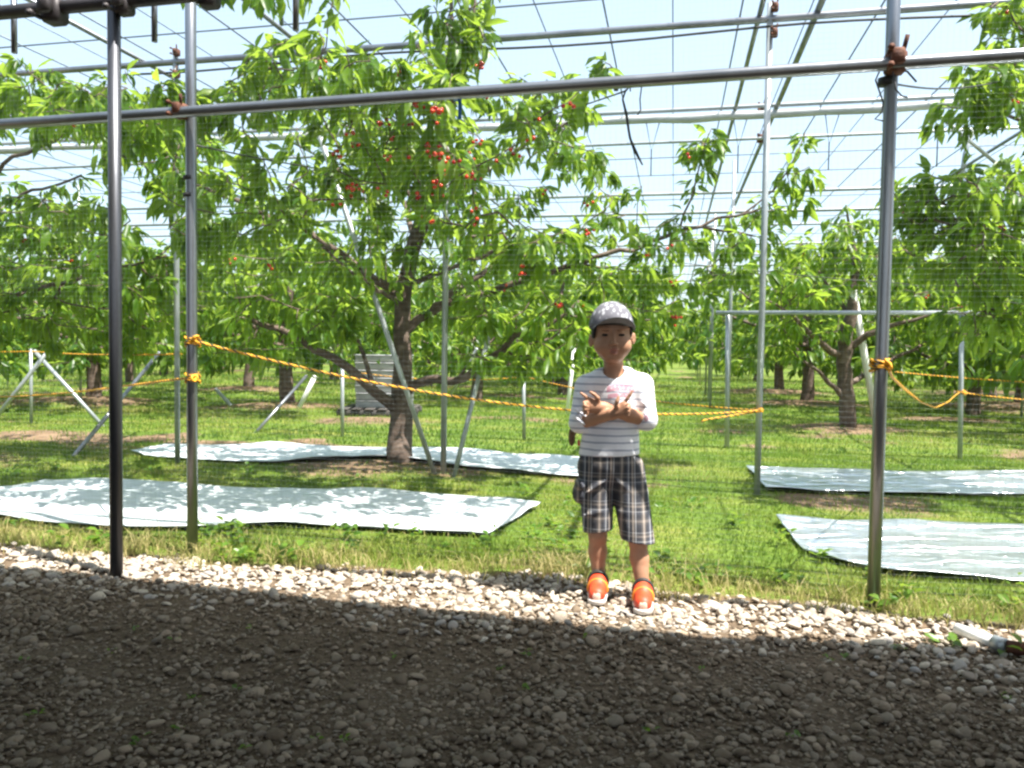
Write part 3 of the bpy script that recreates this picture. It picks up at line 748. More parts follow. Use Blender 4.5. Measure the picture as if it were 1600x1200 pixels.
blobs = [pxblob(490, 140, 6.6, 105, 100, 0.6, 26), pxblob(700, 90, 5.8, 70, 120, 0.5, 26), pxblob(600, 260, 6.3, 170, 90, 0.8, 46), pxblob(790, 230, 6.0, 120, 100, 0.7, 36),
         pxblob(900, 250, 6.1, 80, 80, 0.6, 18), pxblob(420, 380, 5.8, 130, 80, 0.8, 34), pxblob(590, 390, 6.3, 130, 80, 1.1, 34), pxblob(740, 380, 6.2, 140, 80, 1.1, 40), pxblob(900, 410, 6.2, 130, 75, 0.9, 36),
         pxblob(1070, 400, 6.3, 110, 75, 0.7, 32), pxblob(1160, 370, 6.3, 80, 70, 0.6, 20), pxblob(1100, 260, 6.2, 32, 70, 0.25, 7), pxblob(1245, 270, 6.3, 30, 60, 0.2, 7), pxblob(960, 330, 6.2, 60, 60, 0.5, 10),
         pxblob(340, 270, 5.6, 70, 90, 0.6, 22), pxblob(450, 490, 5.8, 120, 45, 0.7, 22), pxblob(830, 500, 5.8, 110, 50, 0.6, 26), pxblob(1000, 480, 6.2, 110, 40, 0.6, 16), pxblob(560, 480, 6.6, 80, 50, 0.8, 10), pxblob(720, 470, 6.9, 90, 50, 0.8, 12),
         pxblob(560, 230, 4.9, 130, 90, 0.4, 40), pxblob(400, 310, 4.8, 100, 70, 0.4, 22), pxblob(720, 280, 4.9, 110, 80, 0.4, 26), pxblob(300, 330, 5.0, 60, 60, 0.4, 14), pxblob(800, 370, 5.0, 90, 60, 0.4, 16),
         pxblob(470, 110, 4.35, 90, 60, 0.3, 26), pxblob(620, 170, 4.4, 110, 60, 0.3, 26), pxblob(720, 50, 4.5, 50, 70, 0.3, 20), pxblob(350, 170, 4.5, 50, 50, 0.3, 10), pxblob(850, 170, 4.5, 60, 50, 0.3, 12), pxblob(620, 260, 4.5, 120, 50, .3, 16), [0.35, 4.2, 3.05, 1.0, .5, .16, 44], [-1.4, 4.35, 3.0, 1.1, .5, .16, 40], pxblob(640, 130, 4.2, 120, 50, .25, 12), pxblob(430, 150, 4.2, 90, 60, .25, 12), pxblob(830, 150, 4.2, 90, 50, .25, 6), pxblob(940, 110, 4.3, 40, 40, .2, 3),  # two world-space blobs: unseen overhead leaves added to shade the white sheet
         pxblob(450, 545, 5.9, 90, 35, .6, 16), pxblob(760, 555, 5.9, 70, 35, .5, 12), pxblob(850, 550, 6.0, 60, 45, .6, 16)]
sk.tips(blob_tips(blobs, 830))
finish_tree("cherry_tree", "large cherry tree in the middle with a bare trunk and many red cherries", base, sk, 5.6, 0.099, M['leaf'], 99, term=12, front=FRONT)

# --- left and right neighbours in the same row, trunks outside the frame
def side_tree(label, bx, by, blobs, ntips, seedlimbs, ncl, per=3.6):
    sk = Skel(); base = np.array([bx, by, ground_z(bx, by)])
    sk.limb([base - [0, 0, .05], base + [0, 0, .3], base + [0.02, 0, .7], base + [0, .03, 1.1], base + [0.05, 0, 1.5], base + [0.1, 0, 2.0], base + [0.1, 0, 2.7]], [0.1, 0.085, 0.075, 0.07, 0.05, 0.03, 0.012], 0, attach=False)
    for l in seedlimbs: sk.limb([base + [0.02, 0, l[0]]] + [np.asarray(p) for p in l[1]], l[2], 0.009)
    sk.tips(blob_tips(blobs, ntips))
    return finish_tree("cherry_tree", label, base, sk, per * 1.35, 0.100, M['leaf'], ncl, term=11)
lb = [pxblob(80, 150, 6.2, 110, 65, 0.5, 30), pxblob(230, 170, 6.4, 70, 60, 0.5, 16), pxblob(250, 250, 6.3, 90, 70, 0.6, 26), pxblob(70, 350, 6.4, 110, 50, 0.7, 22), pxblob(170, 420, 6.6, 150, 70, 0.9, 52),
      pxblob(-40, 420, 6.6, 130, 100, 0.9, 36), pxblob(270, 440, 6.8, 80, 70, 0.8, 22), pxblob(60, 490, 6.9, 150, 50, 0.9, 36), pxblob(230, 510, 7.4, 110, 40, 0.8, 20), pxblob(-150, 250, 7, 160, 140, 1, 40), [-7.5, 8.0, 2.0, 1.2, 1.4, .7, 40], pxblob(60, 165, 4.9, 110, 40, 0.35, 14), pxblob(200, 180, 4.9, 80, 50, 0.35, 20), pxblob(150, 330, 5.2, 60, 40, .4, 10), pxblob(110, 150, 4.35, 120, 35, .3, 10), pxblob(290, 150, 4.35, 60, 35, .3, 10)]
side_tree("leafy cherry tree filling the left edge of the photo with its trunk out of view", -6.2, 7.5, lb, 640,
          [(0.9, Q([(-60, 480, 7.0), (60, 450, 6.7), (180, 420, 6.5), (260, 400, 6.4)]), 0.035), (1.2, Q([(-80, 330, 7), (20, 250, 6.4), (120, 200, 6.2), (230, 170, 6.2)]), 0.03),
           (1.1, [np.array([-5.2, 7.2, 1.7]), np.array([-4.3, 6.8, 2.0]), np.array([-3.3, 6.4, 2.2])], 0.03), (1.0, [np.array([-7.2, 8.0, 1.6]), np.array([-8.2, 8.3, 2.1])], 0.03)], 14)
rb = [pxblob(1520, 150, 4.9, 75, 45, 0.4, 22), pxblob(1600, 30, 4.9, 60, 50, 0.4, 10), pxblob(1500, 320, 5.1, 90, 60, 0.6, 36), pxblob(1560, 400, 5.2, 110, 70, 0.7, 50), pxblob(1440, 300, 5.2, 40, 35, 0.4, 8), pxblob(1440, 380, 5.4, 50, 35, 0.5, 10), pxblob(1570, 500, 5.6, 90, 35, 0.6, 24),
      pxblob(1700, 300, 5.2, 130, 150, 0.9, 50), [5.2, 5.6, 2.1, 1.0, 1.2, .7, 30], [5.6, 5.4, 1.4, 1.0, 1.0, .4, 16]]
side_tree("leafy cherry tree filling the right edge of the photo behind the right fence post", 4.75, 5.35, rb, 430,
          [(0.9, Q([(1760, 430, 5.3), (1650, 400, 5.2), (1540, 370, 5.1), (1450, 340, 5.1)]), 0.033), (1.2, Q([(1750, 300, 5.2), (1650, 220, 5.0), (1540, 160, 4.9)]), 0.028), (1.0, Q([(1750, 500, 5.6), (1620, 490, 5.6), (1540, 480, 5.7)]), 0.028)], 8)

# --- second-row tree on the right with its open limbs
sk = Skel(); base = G(1325, 674); base[2] = ground_z(base[0], base[1])
d = base[1]
sk.limb([base - [0, 0, .05]] + Q([(1324, 660, d), (1322, 610, d), (1318, 560, d), (1322, 520, d), (1330, 480, d), (1336, 430, d), (1330, 370, d), (1322, 320, d)]), [0.10, 0.092, 0.082, 0.085, 0.07, 0.05, 0.035, 0.02, 0.01], 0, attach=False)
for pts, r in (([(1316, 555, d), (1290, 548, d - .2), (1265, 520, d - .4), (1235, 490, d - .6), (1200, 470, d - .8)], 0.045), ([(1316, 620, d), (1300, 598, d - .1), (1270, 575, d - .3), (1240, 550, d - .4)], 0.035),
               ([(1322, 548, d), (1350, 525, d - .1), (1385, 512, d - .3), (1425, 502, d - .4), (1470, 480, d - .5)], 0.045), ([(1325, 600, d), (1350, 585, d + .2), (1400, 560, d + .3), (1450, 535, d + .5), (1510, 510, d + .6)], 0.034),
               ([(1328, 490, d), (1290, 440, d + .4), (1260, 400, d + .6)], 0.03), ([(1334, 440, d), (1370, 400, d + .2), (1400, 370, d + .2)], 0.025), ([(1330, 480, d), (1340, 430, d + .9), (1340, 390, d + 1.5)], 0.025)):
    sk.limb(Q(pts), r, 0.01)
sk.tips(blob_tips([pxblob(1310, 390, d, 90, 40, 1.0, 40), pxblob(1240, 450, d - .3, 70, 40, .9, 30), pxblob(1400, 430, d, 100, 50, 1.0, 40), pxblob(1330, 350, d, 50, 30, .6, 14), pxblob(1480, 480, d, 90, 40, 1, 36), pxblob(1250, 510, d, 70, 20, .8, 14), pxblob(1420, 510, d + .6, 90, 20, .7, 18), pxblob(1330, 440, d + 1.4, 110, 50, .7, 26)], 340))
finish_tree("cherry_tree", "cherry tree right of the child with open spreading limbs and a soil ring", base, sk, 3.4, 0.125, M['leaf'], 10, term=7)

# --- generic orchard trees: a few variants, then copies
def generic_tree(seed, per=3.6, Lm=0.16, ntips=300):
    global RNG
    keepR = RNG; RNG = np.random.default_rng(seed)
    sk = Skel(); h = RNG.uniform(0.95, 1.2)
    sk.limb([[0, 0, -0.1], [0, 0, 0.1], [RNG.normal(0, .03), RNG.normal(0, .03), h * .5], [RNG.normal(0, .05), RNG.normal(0, .05), h], [RNG.normal(0, .08), 0, h * 1.5], [0, RNG.normal(0, .1), 2.4]], [0.12, 0.095, 0.082, 0.075, 0.045, 0.012], 0, attach=False)
    nl = 7; a0 = RNG.random() * 6.28
    for k in range(nl):
        a = a0 + k * 2 * math.pi / nl + RNG.normal(0, .25); z0 = h * RNG.uniform(0.6, 1.3); R_ = RNG.uniform(1.5, 2.2); dr = np.array([math.cos(a), math.sin(a), 0])
        sk.limb([np.array([0, 0, z0]), dr * .35 * R_ + [0, 0, z0 + .12], dr * .7 * R_ + [0, 0, z0 + .4], dr * R_ + [0, 0, z0 + RNG.uniform(.3, .9)]], 0.045, 0.01)
    bl = [[0, 0, 2.3, 1.4, 1.4, .55, 34], [0, 0, 1.6, 2.2, 2.2, .6, 80], [0, 0, 1.05, 2.3, 2.3, .3, 44], [0, 0, .72, 2.2, 2.2, .22, 34]]
    for k in range(5):
        a = RNG.random() * 6.28; r = RNG.uniform(1.0, 1.9); bl.append([r * math.cos(a), r * math.sin(a), RNG.uniform(0.85, 2.2), .6, .6, .45, 14])
    sk.tips(blob_tips(bl, ntips)); sk.finish()
    wood = sk.wood(MB(), 8, 4, 0.006)
    (V, t, q), _ = crown_mesh(sk, per, Lm, 7, rmax=0.014)
    VW = np.vstack(wood.v)
    mw = np_mesh("trunk", VW, np.vstack(wood.t), np.vstack(wood.q)); mw.materials.append(M['bark'])
    mc = np_mesh("crown", V, t, q); mc.materials.append(M['leaf_far'])
    RNG = keepR
    return mw, mc
VAR = [generic_tree(s) for s in (31, 32, 33)]
FARV = [generic_tree(s, 2.2, 0.24, 150) for s in (41, 42)]
def place_tree(var, x, y, rz, sc, label, group=None):
    t = thing("cherry_tree", label, "tree", (x, y, float(ground_z(np.array(x), np.array(y)))), group)
    for nm, me in (("trunk", var[0]), ("crown", var[1])):
        o = bpy.data.objects.new(nm, me); COL.objects.link(o); o.parent = t
    t.rotation_euler = (0, 0, rz); t.scale = (sc, sc, sc * RNG.uniform(0.92, 1.06))
    return t
near_generic = [
    ((145, 632), 12.3, "cherry tree with a thick dark trunk on a soil mound behind the crossed pipes"),
    ((447, 640), 11.8, "cherry tree on a brown soil mound left of the stack of grey crates"),
    ((388, 612), 16.0, "dark trunked cherry tree farther back between the left posts"),
    ((1262, 635), 14.0, "cherry tree with a leaning dark trunk seen through the low pipe frame"),
    ((1217, 617), 17.9, "straight dark trunked cherry tree just right of the thin pole, far back"),
    ((1548, 625), 17.0, "cherry tree near the right edge behind the yellow rope, with the thinner dark trunk"),
    ((1597, 640), 14.0, "cherry tree at the right edge whose dark trunk stands on a wide soil mound"),
]
for i, (px, Y, lab) in enumerate(near_generic):
    c = G(*px); x = P(px[0], 600, Y)[0]
    place_tree(VAR[i % 3], x, Y, i * 2.1, 1.0 if i != 6 else 1.05, lab)
far_spots = []
for v in range(0, 9):
    for u in range(-9, 10):
        x = 0.6 + u * 5.2 + v * 0.9 + RNG.normal(0, .5); y = 20.5 + v * 4.7 - u * 1.15 + RNG.normal(0, .5)
        if y < 17.5 or abs(x) > 0.72 * y + 3: continue
        px = 800 + F * x / y
        if 1040 < px < 1120 and y < 50: continue     # the open alley behind the child
        if any((x - a[0]) ** 2 + (y - a[1]) ** 2 < 7 for a in MOUNDS): continue
        far_spots.append((x, y))
extra = [(-7.6, 10.2), (-0.6, 14.2), (2.1, 20.5), (6.9, 12.4), (7.4, 9.4), (-11.5, 12.5), (-9.5, 13.5), (-8.5, 18.5), (1.0, 16.4), (-1.9, 18.6), (9.5, 9.8), (12.5, 13.4), (0.35, 11.6)]
for i, (x, y) in enumerate(extra[:-1] + far_spots):
    v = VAR[i % 3] if y < 19 else FARV[i % 2]
    place_tree(v, x, y, RNG.random() * 6.28, RNG.uniform(0.95, 1.18), "cherry tree in the far orchard rows, half hidden behind nearer trees", "cherry trees in the far rows")

# far wood closing the view, one mass
def build_wood():
    n = 26000; a = RNG.uniform(-0.75, 0.75, n); r = RNG.uniform(72, 92, n); x = r * np.sin(a) * 1.15; y = r * np.cos(a)
    top = 2.6 + 2.6 * vnoise(x, y, 0.11, 91) + 1.2 * vnoise(x, y, 0.35, 92); z = top * RNG.random(n) ** 0.7
    pos = np.stack([x, y, z], 1); ax = RNG.normal(size=(n, 3)) + [0, 0, -.5]; nr = RNG.normal(size=(n, 3)) + [0, -.3, 1]
    V, t, q = put_leaves(pos, ax, nr, RNG.uniform(0.6, 1.3, n), (0.1, 0.4), w=0.35)
    o = link_mesh("woodland", np_mesh("woodland", V, t, q), M['leaf_far']); setp(o, "far belt of green trees closing the view beyond the orchard", "woodland", kind="stuff")
build_wood()

# ------------------------------------------------------------------ pipes, frames, wires
def lerp(a, b, t): return np.asarray(a) * (1 - t) + np.asarray(b) * t
def clamp_mesh(mb, c, s=1.0, ang=0.0):
    R_ = rotz(ang)
    mb.box(c, np.array([0.075, 0.07, 0.085]) * s, R_, bevel=0.012 * s)
    mb.box(np.asarray(c) + R_ @ np.array([0.0, -0.045, 0.01]) * s, np.array([0.05, 0.035, 0.06]) * s, R_, bevel=0.008 * s)
    for dz in (-0.03, 0.035):
        mb.tube([np.asarray(c) + R_ @ np.array([-0.03, -0.03, dz]) * s, np.asarray(c) + R_ @ np.array([-0.03, -0.09, dz]) * s], 0.007 * s, 6)
        mb.tube([np.asarray(c) + R_ @ np.array([-0.03, -0.07, dz]) * s, np.asarray(c) + R_ @ np.array([-0.03, -0.085, dz]) * s], 0.013 * s, 6)
    mb.tube([np.asarray(c) + R_ @ np.array([0.02, -0.03, 0.03]) * s, np.asarray(c) + R_ @ np.array([0.03, -0.05, 0.085]) * s], 0.009 * s, 6)
    return mb
ROWA = math.atan2(RD[1], RD[0])

# fence at the gravel edge: two posts, rail, top pipe
pB = G(301, 864); pC = G(1364, 947); pB[2] = pC[2] = -0.05
fr = thing("fence_frame", "grey pipe fence of two posts and one long rail standing behind the child", "pipe fence", (0, 3.42, 0))
for p in (pB, pC):
    MB().tube([p, p + [0, 0, 1.0], p + [0, 0, 2.1], p + [0, 0, 3.2]], 0.0235, 16).build("post", M['galv'], fr)
rB, rC = P(285, 175, pB[1] - 0.05), P(1402, 99, pC[1] - 0.05)
dr = (rC - rB) / np.linalg.norm(rC - rB)
MB().tube([rB - dr * 3.2, rB, lerp(rB, rC, .5), rC, rC + dr * 3.0], 0.0235, 16).build("rail", M['galv'], fr)
t0 = pB + [0, 0, 3.2]; t1 = pC + [0, 0, 3.2]; dt = (t1 - t0) / np.linalg.norm(t1 - t0)
MB().tube([t0 - dt * 5, t0, t1, t1 + dt * 5], 0.0235, 12).build("top_pipe", M['galv'], fr)
clamp_mesh(MB(), P(283, 174, pB[1] - 0.03), 0.75, ROWA).build("clamp", M['rust'], fr)
cl = clamp_mesh(MB(), P(1399, 98, pC[1] - 0.03), 0.95, ROWA)
cl.build("clamp", M['rust'], fr)
for (px, py) in ((296, 278), (296, 305)):
    MB().tube([P(px, py - 3, pB[1]), P(px, py + 3, pB[1])], 0.0275, 14).build("rubber_band", M['black'], fr)
MB().tube([P(1384, 122, pC[1]), P(1384, 134, pC[1])], 0.0275, 14).build("rubber_band", M['black'], fr)

# loose black strings at the right clamp
mb = MB()
cc = P(1390, 110, pC[1] - .06)
mb.tube(Q([(1395, 112, pC[1] - .06), (1400, 140, pC[1] - .07), (1409, 150, pC[1] - .07), (1418, 152, pC[1] - .07)]), 0.0032, 6)
mb.tube(Q([(1374, 112, pC[1] - .05), (1368, 125, pC[1] - .05), (1380, 160, pC[1] - .04), (1378, 175, pC[1] - .04), (1367, 186, pC[1] - .04), (1380, 189, pC[1] - .03)]), 0.003, 6)
mb.tube(Q([(1405, 108, pC[1] - .05), (1418, 112, pC[1] - .05), (1432, 128, pC[1] - .05)]), 0.0035, 6)
setp(mb.build("cord", M['black'], loc=cc), "loose black cords tied round the rusty clamp on the right fence post", "cord")

# black cord tied on the rail above the child, hanging down
mb = MB(); yr = rail_y(0.45) - 0.05
hook = [(985, 143), (984, 130), (990, 121), (998, 122), (1003, 132), (1000, 155), (1001, 172), (996, 180)]
mb.tube(Q([(a, b, yr - .035) for a, b in hook]), 0.0028, 6)
mb.tube(Q([(978, 140, yr - .03), (973, 155, yr - .03), (979, 180, yr - .03), (984, 215, yr - .02), (992, 235, yr - .02), (1004, 258, yr)]), [0.004, 0.004, 0.006, 0.0045, 0.007, 0.003], 6)
mb.tube(Q([(986, 132, yr - .03), (978, 142, yr - .03), (940, 155, 3.9), (890, 172, 4.6), (830, 188, 5.4)]), 0.0035, 6)
setp(mb.build("cord", M['black'], loc=P(980, 140, yr)), "black cord knotted over the fence rail, one end dangling and one running to the tree", "cord")
mb = MB()
MBp = P(963, 128, yr)
mb.tube([P(960, 131, yr + .0) - dr * 0.0, P(966, 131, yr)], 0.028, 12)
setp(mb.build("rail_band", M['black'], loc=MBp), "short dark band wrapped round the fence rail beside the dangling cord", "band")
mb = MB(); yb = rail_y(-0.25) - 0.05
mb.tube([P(709, 148, yb), P(717, 148, yb)], 0.0265, 12)
a = P(716, 152, yb - .027); b_ = P(721, 186, yb - .027)
mb.box((a + b_) / 2, [0.014, 0.003, np.linalg.norm(a - b_)], rotz(0.1), bevel=0.001)
setp(mb.build("ribbon", M['blue'], loc=a), "bright blue tape tied on the fence rail in front of the cherries", "ribbon")

# shelter over the camera: post and eave beam in view, roof behind, side walls added to deepen its shade
sh = thing("shelter", "dark roofed shelter in the foreground, its pipe post and dark eave beam at upper left", "shelter", (0, 0, 0))
pA = G(182, 902); pA[2] = -0.05
topA = P(178, 12, pA[1])
MB().tube([pA, lerp(pA, topA, .5), topA], 0.0245, 16).build("post", M['galv_dark'], sh)
zE = topA[2] + 0.02
eA = P(0, 22, pA[1] + 0.40 * 1.0); 
def eave(X, dz=0.0): return np.array([X, pA[1] - 0.236 * (X - pA[0]), zE + dz])
MB().tube([eave(-4.5), eave(-1.6), eave(0), eave(4.5)], 0.027, 14).build("eave_beam", M['dark_steel'], sh)
for X, s_ in ((-1.83, 1.15), (-1.52, 0.9), (-1.16, 0.95)):
    clamp_mesh(MB(), eave(X, -0.015), s_, ROWA).build("clamp", M['dark_steel'], sh)
for X in (-2.06, -1.42, -0.83):
    p = eave(X); p[1] += 0.06
    MB().tube([p + [0, 0, 0.12], p + [0, 0, -0.14]], 0.012, 8).build("stub_pipe", M['galv'], sh)
# corrugated roof: the eave line casts the shade on the gravel
def roof():
    n = 220; xs = np.linspace(-6, 5.5, n); z0 = 2.42
    ye = np.interp(xs - 2.42 * SUN[0] / SUN[2], [-8, -2.15, -0.97, 0, 0.62, 1.44, 6], [5.0, 3.42, 3.13, 2.84, 2.70, 2.62, 1.6]) + 2.42 * SUN[1] / SUN[2]
    f = 0.012 * np.sin(xs * 2 * math.pi / 0.076 * 0.5)
    rows = []
    for (yy, zz) in ((0, 0), (0.5, 0.06), (1, 0.9)):
        Y = ye * (1 - yy) + (-4.4) * yy; rows.append(np.stack([xs, Y, z0 + f + zz * 1.0], 1))
    V = np.vstack(rows + [r + [0, 0, 0.01] for r in rows]); q = []
    for a in range(2):
        for i in range(n - 1):
            k = a * n + i; q.append([k, k + n, k + n + 1, k + 1]); k2 = k + 3 * n; q.append([k2, k2 + 1, k2 + n + 1, k2 + n])
    for i in range(n - 1): q.append([i, i + 1, i + 1 + 3 * n, i + 3 * n])
    return MB().add(V, None, q)
M['roof'] = noise_mat("zinc_roof", [(0.3, (0.30, 0.30, 0.29)), (0.7, (0.42, 0.42, 0.40))], 3, 0.6)
M['shade_wall'] = noise_mat("shade_wall_planks", [(0.3, (0.20, 0.155, 0.115)), (0.7, (0.32, 0.26, 0.20))], 5, 0.8, stretch=(1, 1, .2))
roof().build("roof", M['roof'], sh)
MB().box((-6.0, -0.9, 1.1), (0.08, 6.8, 2.5)).build("added_shade_wall", M['shade_wall'], sh)  # unseen walls added to keep light off the foreground
MB().box((5.4, -1.6, 1.1), (0.08, 5.6, 2.5)).build("added_shade_wall", M['shade_wall'], sh)

# canopy frame over the orchard
cf = thing("canopy_frame", "tall grey pipe frame over the orchard carrying overhead beams, rafters and wires", "canopy frame", (0, 5.8, 0))
ZC = 3.05
def beam_pt(Y0, X): return np.array([X, Y0 - 0.234 * (X - 1.61), ZC])
def row_posts(Y0, xs, r=0.021, z=ZC):
    for X in xs:
        p = beam_pt(Y0, X); 
        MB().tube([[p[0], p[1], -0.05], [p[0], p[1], z * .5], [p[0], p[1], z]], r, 10).build("post", M['galv_pale'], cf)
row_posts(5.4, (-2.57, -0.48, 1.61, 3.9), z=3.15)
row_posts(9.6, (-5.9, 2.45), 0.02)
row_posts(13.4, (-7, 3.12, 7.4), 0.02)
row_posts(15.0, (3.45,), 0.02); row_posts(17.5, (3.95, -4.0, 9), 0.02); row_posts(22, (4.8, -3, 0.6, 9.5), 0.02); row_posts(27, (5.8, 1.5, -3, -7, 10), 0.02); row_posts(33, (7.0, 3, -1, -5, 11), 0.02)
for Y0, r, dz in ((5.4, 0.024, 0.0), (7.6, 0.019, 0.05), (8.6, 0.016, 0), (11.6, 0.022, 0), (13.3, 0.026, 0), (15.5, 0.02, 0.1), (17.5, 0.022, 0), (19.5, 0.02, 0), (22, 0.024, 0), (24.5, 0.02, 0), (27, 0.022, 0), (30, 0.022, 0), (33, 0.025, 0)):
    W = 6.5 if Y0 < 6 else 0.72 * Y0 + 4
    a, b_ = beam_pt(Y0, -W), beam_pt(Y0, W); a[2] += dz; b_[2] += dz
    MB().tube([lerp(a, b_, t) for t in np.linspace(0, 1, 7)], r, 8).build("beam", M['galv_pale'] if Y0 > 6 else M['galv'], cf)
# slack second pipe just under the front beam, on the right half
a = [beam_pt(5.38, x) + [0, 0, -0.05 - 0.035 * math.sin((x + 1) * 1.1) ** 2] for x in np.linspace(-3.0, 3.6, 23)]
MB().tube(a, 0.008, 6).build("control_wire", M['black'], cf)
# rolled plastic film under the second beam
a, b_ = beam_pt(7.6, -8.5), beam_pt(7.6, 8.0)
pts = np.array([lerp(a, b_, t) for t in np.linspace(0, 1, 60)]); pts[:, 2] += -0.02 + RNG.normal(0, 0.006, 60)
MB().tube(pts, 0.036 + RNG.normal(0, 0.003, 60), 10).build("rolled_film", M['film'], cf)
for X in (-1.2, 0.3, 1.25, 2.0, 2.75, 3.6, 4.4):
    p = beam_pt(7.6, X); mb = MB(); mb.tube([p + [-.06, 0, -.05], p + [0, .05, -.30], p + [.06, 0, -.05]], 0.005, 5); mb.tube([p + [0, .05, -.28], p + [0, .05, -.52]], 0.006, 5); mb.build("tie_cord", M['wire'], cf)
# rafters along the depth
def rafter(x0, y0, r, y1=34, mat='galv'):
    p = np.array([x0, y0, ZC + 0.04]); q_ = p + ND * ((y1 - y0) / ND[1]); MB().tube([lerp(p, q_, t) for t in np.linspace(0, 1, 6)], r, 8).build("rafter", M[mat], cf)
rafter(1.14, 3.3, 0.017); rafter(1.50, 3.3, 0.022); rafter(-2.0, 3.8, 0.016); rafter(-3.35, 4.0, 0.016); rafter(3.9, 3, 0.018); rafter(-5.6, 4.4, 0.018)
p = np.array([-1.56, 5.62, ZC + 0.01]); MB().tube([p, p + [0.16, -0.7, 0.05], p + [0.35, -1.6, .1]], 0.016, 8).build("brace", M['galv'], cf)
k = 0
for X in np.arange(-7.4, 8.2, 0.42):
    y0 = rail_y(X); p = np.array([X, y0, ZC + 0.07]); q_ = p + ND * (30 / ND[1])
    r = 0.0062 if k % 2 == 0 else 0.0042; k += 1
    MB().tube([lerp(p, q_, t) for t in np.linspace(0, 1, 5)], r, 5).build("wire", M['wire'], cf)
for Y0 in (4.2, 5.02, 6.6, 9.6, 10.6, 12.4, 14.3, 16.5, 18.5, 20.5):
    W = 0.7 * Y0 + 3; a, b_ = beam_pt(Y0, -W), beam_pt(Y0, W); a[2] = b_[2] = ZC + 0.06
    MB().tube([lerp(a, b_, t) for t in np.linspace(0, 1, 5)], 0.0060, 5).build("cross_wire", M['wire'], cf)
for X in (-2.57, 1.61):
    for dz in (0.06, -0.1): clamp_mesh(MB(), beam_pt(5.4, X) + [0.02, -0.03, dz], 0.6, ROWA).build("clamp", M['rust'], cf)
for (px, py, Y) in ((1190, 170, 7.6), (1188, 217, 8.6)):
    clamp_mesh(MB(), P(px, py, Y), 0.9, ROWA).build("clamp", M['rust'], cf)
# knee brace at upper right
a, b_ = P(1461, 175, 6.9), P(1560, 258, 7.2)
MB().tube([a, b_], 0.016, 8).build("brace", M['galv_pale'], cf)
MB().tube([P(1520, 205, 7.2), P(1508, 240, 7.2), P(1500, 295, 7.2)], 0.02, 8).build("brace", M['galv_pale'], cf)

# dark support cords tied between the posts and the boughs
for lab, pts in (("thin dark support cord running from the left fence post into the big tree", [(302, 226, 3.74), (420, 244, 4.6), (540, 262, 5.4), (680, 282, 6.0), (812, 306, 6.4)]),
                 ("thin dark support cord running from the right fence post to the right tree", [(1390, 130, 3.1), (1470, 128, 3.8), (1560, 128, 4.6)]),
                 ("thin dark support cord crossing the far tree behind the right fence post", [(1040, 408, 8.6), (1240, 425, 8.8), (1420, 440, 8.6), (1600, 476, 8.0)])):
    q_ = np.array(Q(pts)); mb = MB(); mb.tube(resample(q_, 14) - np.array([0, 0, .03]) * np.sin(np.linspace(0, math.pi, 14))[:, None], 0.0042, 6)
    setp(mb.build("cord", M['black'], loc=q_[0]), lab, "cord")
# low goal-shaped frame on the right
gf = thing("low_pipe_frame", "low pale pipe frame shaped like a goal in the grass before the open limbed tree", "pipe frame", (3, 7.8, 0))
g0, g1 = G(1136, 701), G(1500, 718); h0 = P(1137, 489, g0[1]); h1 = P(1503, 489, g1[1])
g0[2] = g1[2] = -0.05
dg = (h1 - h0) / np.linalg.norm(h1 - h0)
MB().tube([g0, lerp(g0, h0, .5), h0], 0.021, 10).build("post", M['galv_pale'], gf)
MB().tube([g1, lerp(g1, h1, .5), h1], 0.021, 10).build("post", M['galv_pale'], gf)
MB().tube([h0 - dg * .12 - [0, .045, 0], h1 + dg * .25 - [0, .045, 0]], 0.021, 10).build("crossbar", M['galv_pale'], gf)

# fence net: fine twine strands
def build_net():
    mb = MB(); x0, x1, z1, cell = -4.2, 4.2, 3.15, 0.021
    def pt(x, z):
        x = np.asarray(x, float); z = np.asarray(z, float)
        y = rail_y(x) + 0.045 + 0.03 * (vnoise(x, z, 1.3, 81) - .5) + 0.05 * np.exp(-z * 6) * vnoise(x, z * 0, 2.1, 82)
        return np.stack([x + 0.012 * (vnoise(x, z, 1.7, 83) - .5), y, np.maximum(z, 0.012) + 0.012 * (vnoise(x, z, 2.0, 84) - .5)], -1)
    V, q, off = [], [], 0; r = 0.00019
    def strand(p):
        nonlocal off
        k = len(p); T = np.gradient(p, axis=0); T /= np.linalg.norm(T, axis=1)[:, None]
        s = np.cross(T, [0, 1.0, 0]); s /= np.linalg.norm(s, axis=1)[:, None]; n = np.cross(s, T)
        ring = np.stack([p + s * r, p - s * r * .5 + n * r * .87, p - s * r * .5 - n * r * .87], 1).reshape(-1, 3); V.append(ring)
        i, j = np.meshgrid(np.arange(k - 1), np.arange(3), indexing='ij'); j2 = (j + 1) % 3
        q.append(np.stack([i * 3 + j, i * 3 + j2, (i + 1) * 3 + j2, (i + 1) * 3 + j], -1).reshape(-1, 4) + off); off += 3 * k
    zs = np.linspace(0, z1, 26)
    for x in np.arange(x0, x1, cell): strand(pt(np.full(26, x), zs))
    xs = np.linspace(x0, x1, 60)
    for z in np.arange(0.02, z1, cell): strand(pt(xs, np.full(60, z)))
    mb.add(np.vstack(V), None, np.vstack(q))
    o = mb.build("bird_net", M['net'], loc=(0, 3.45, 0)); setp(o, "fine grey bird net hung from the fence rail behind the child", "net")
build_net()

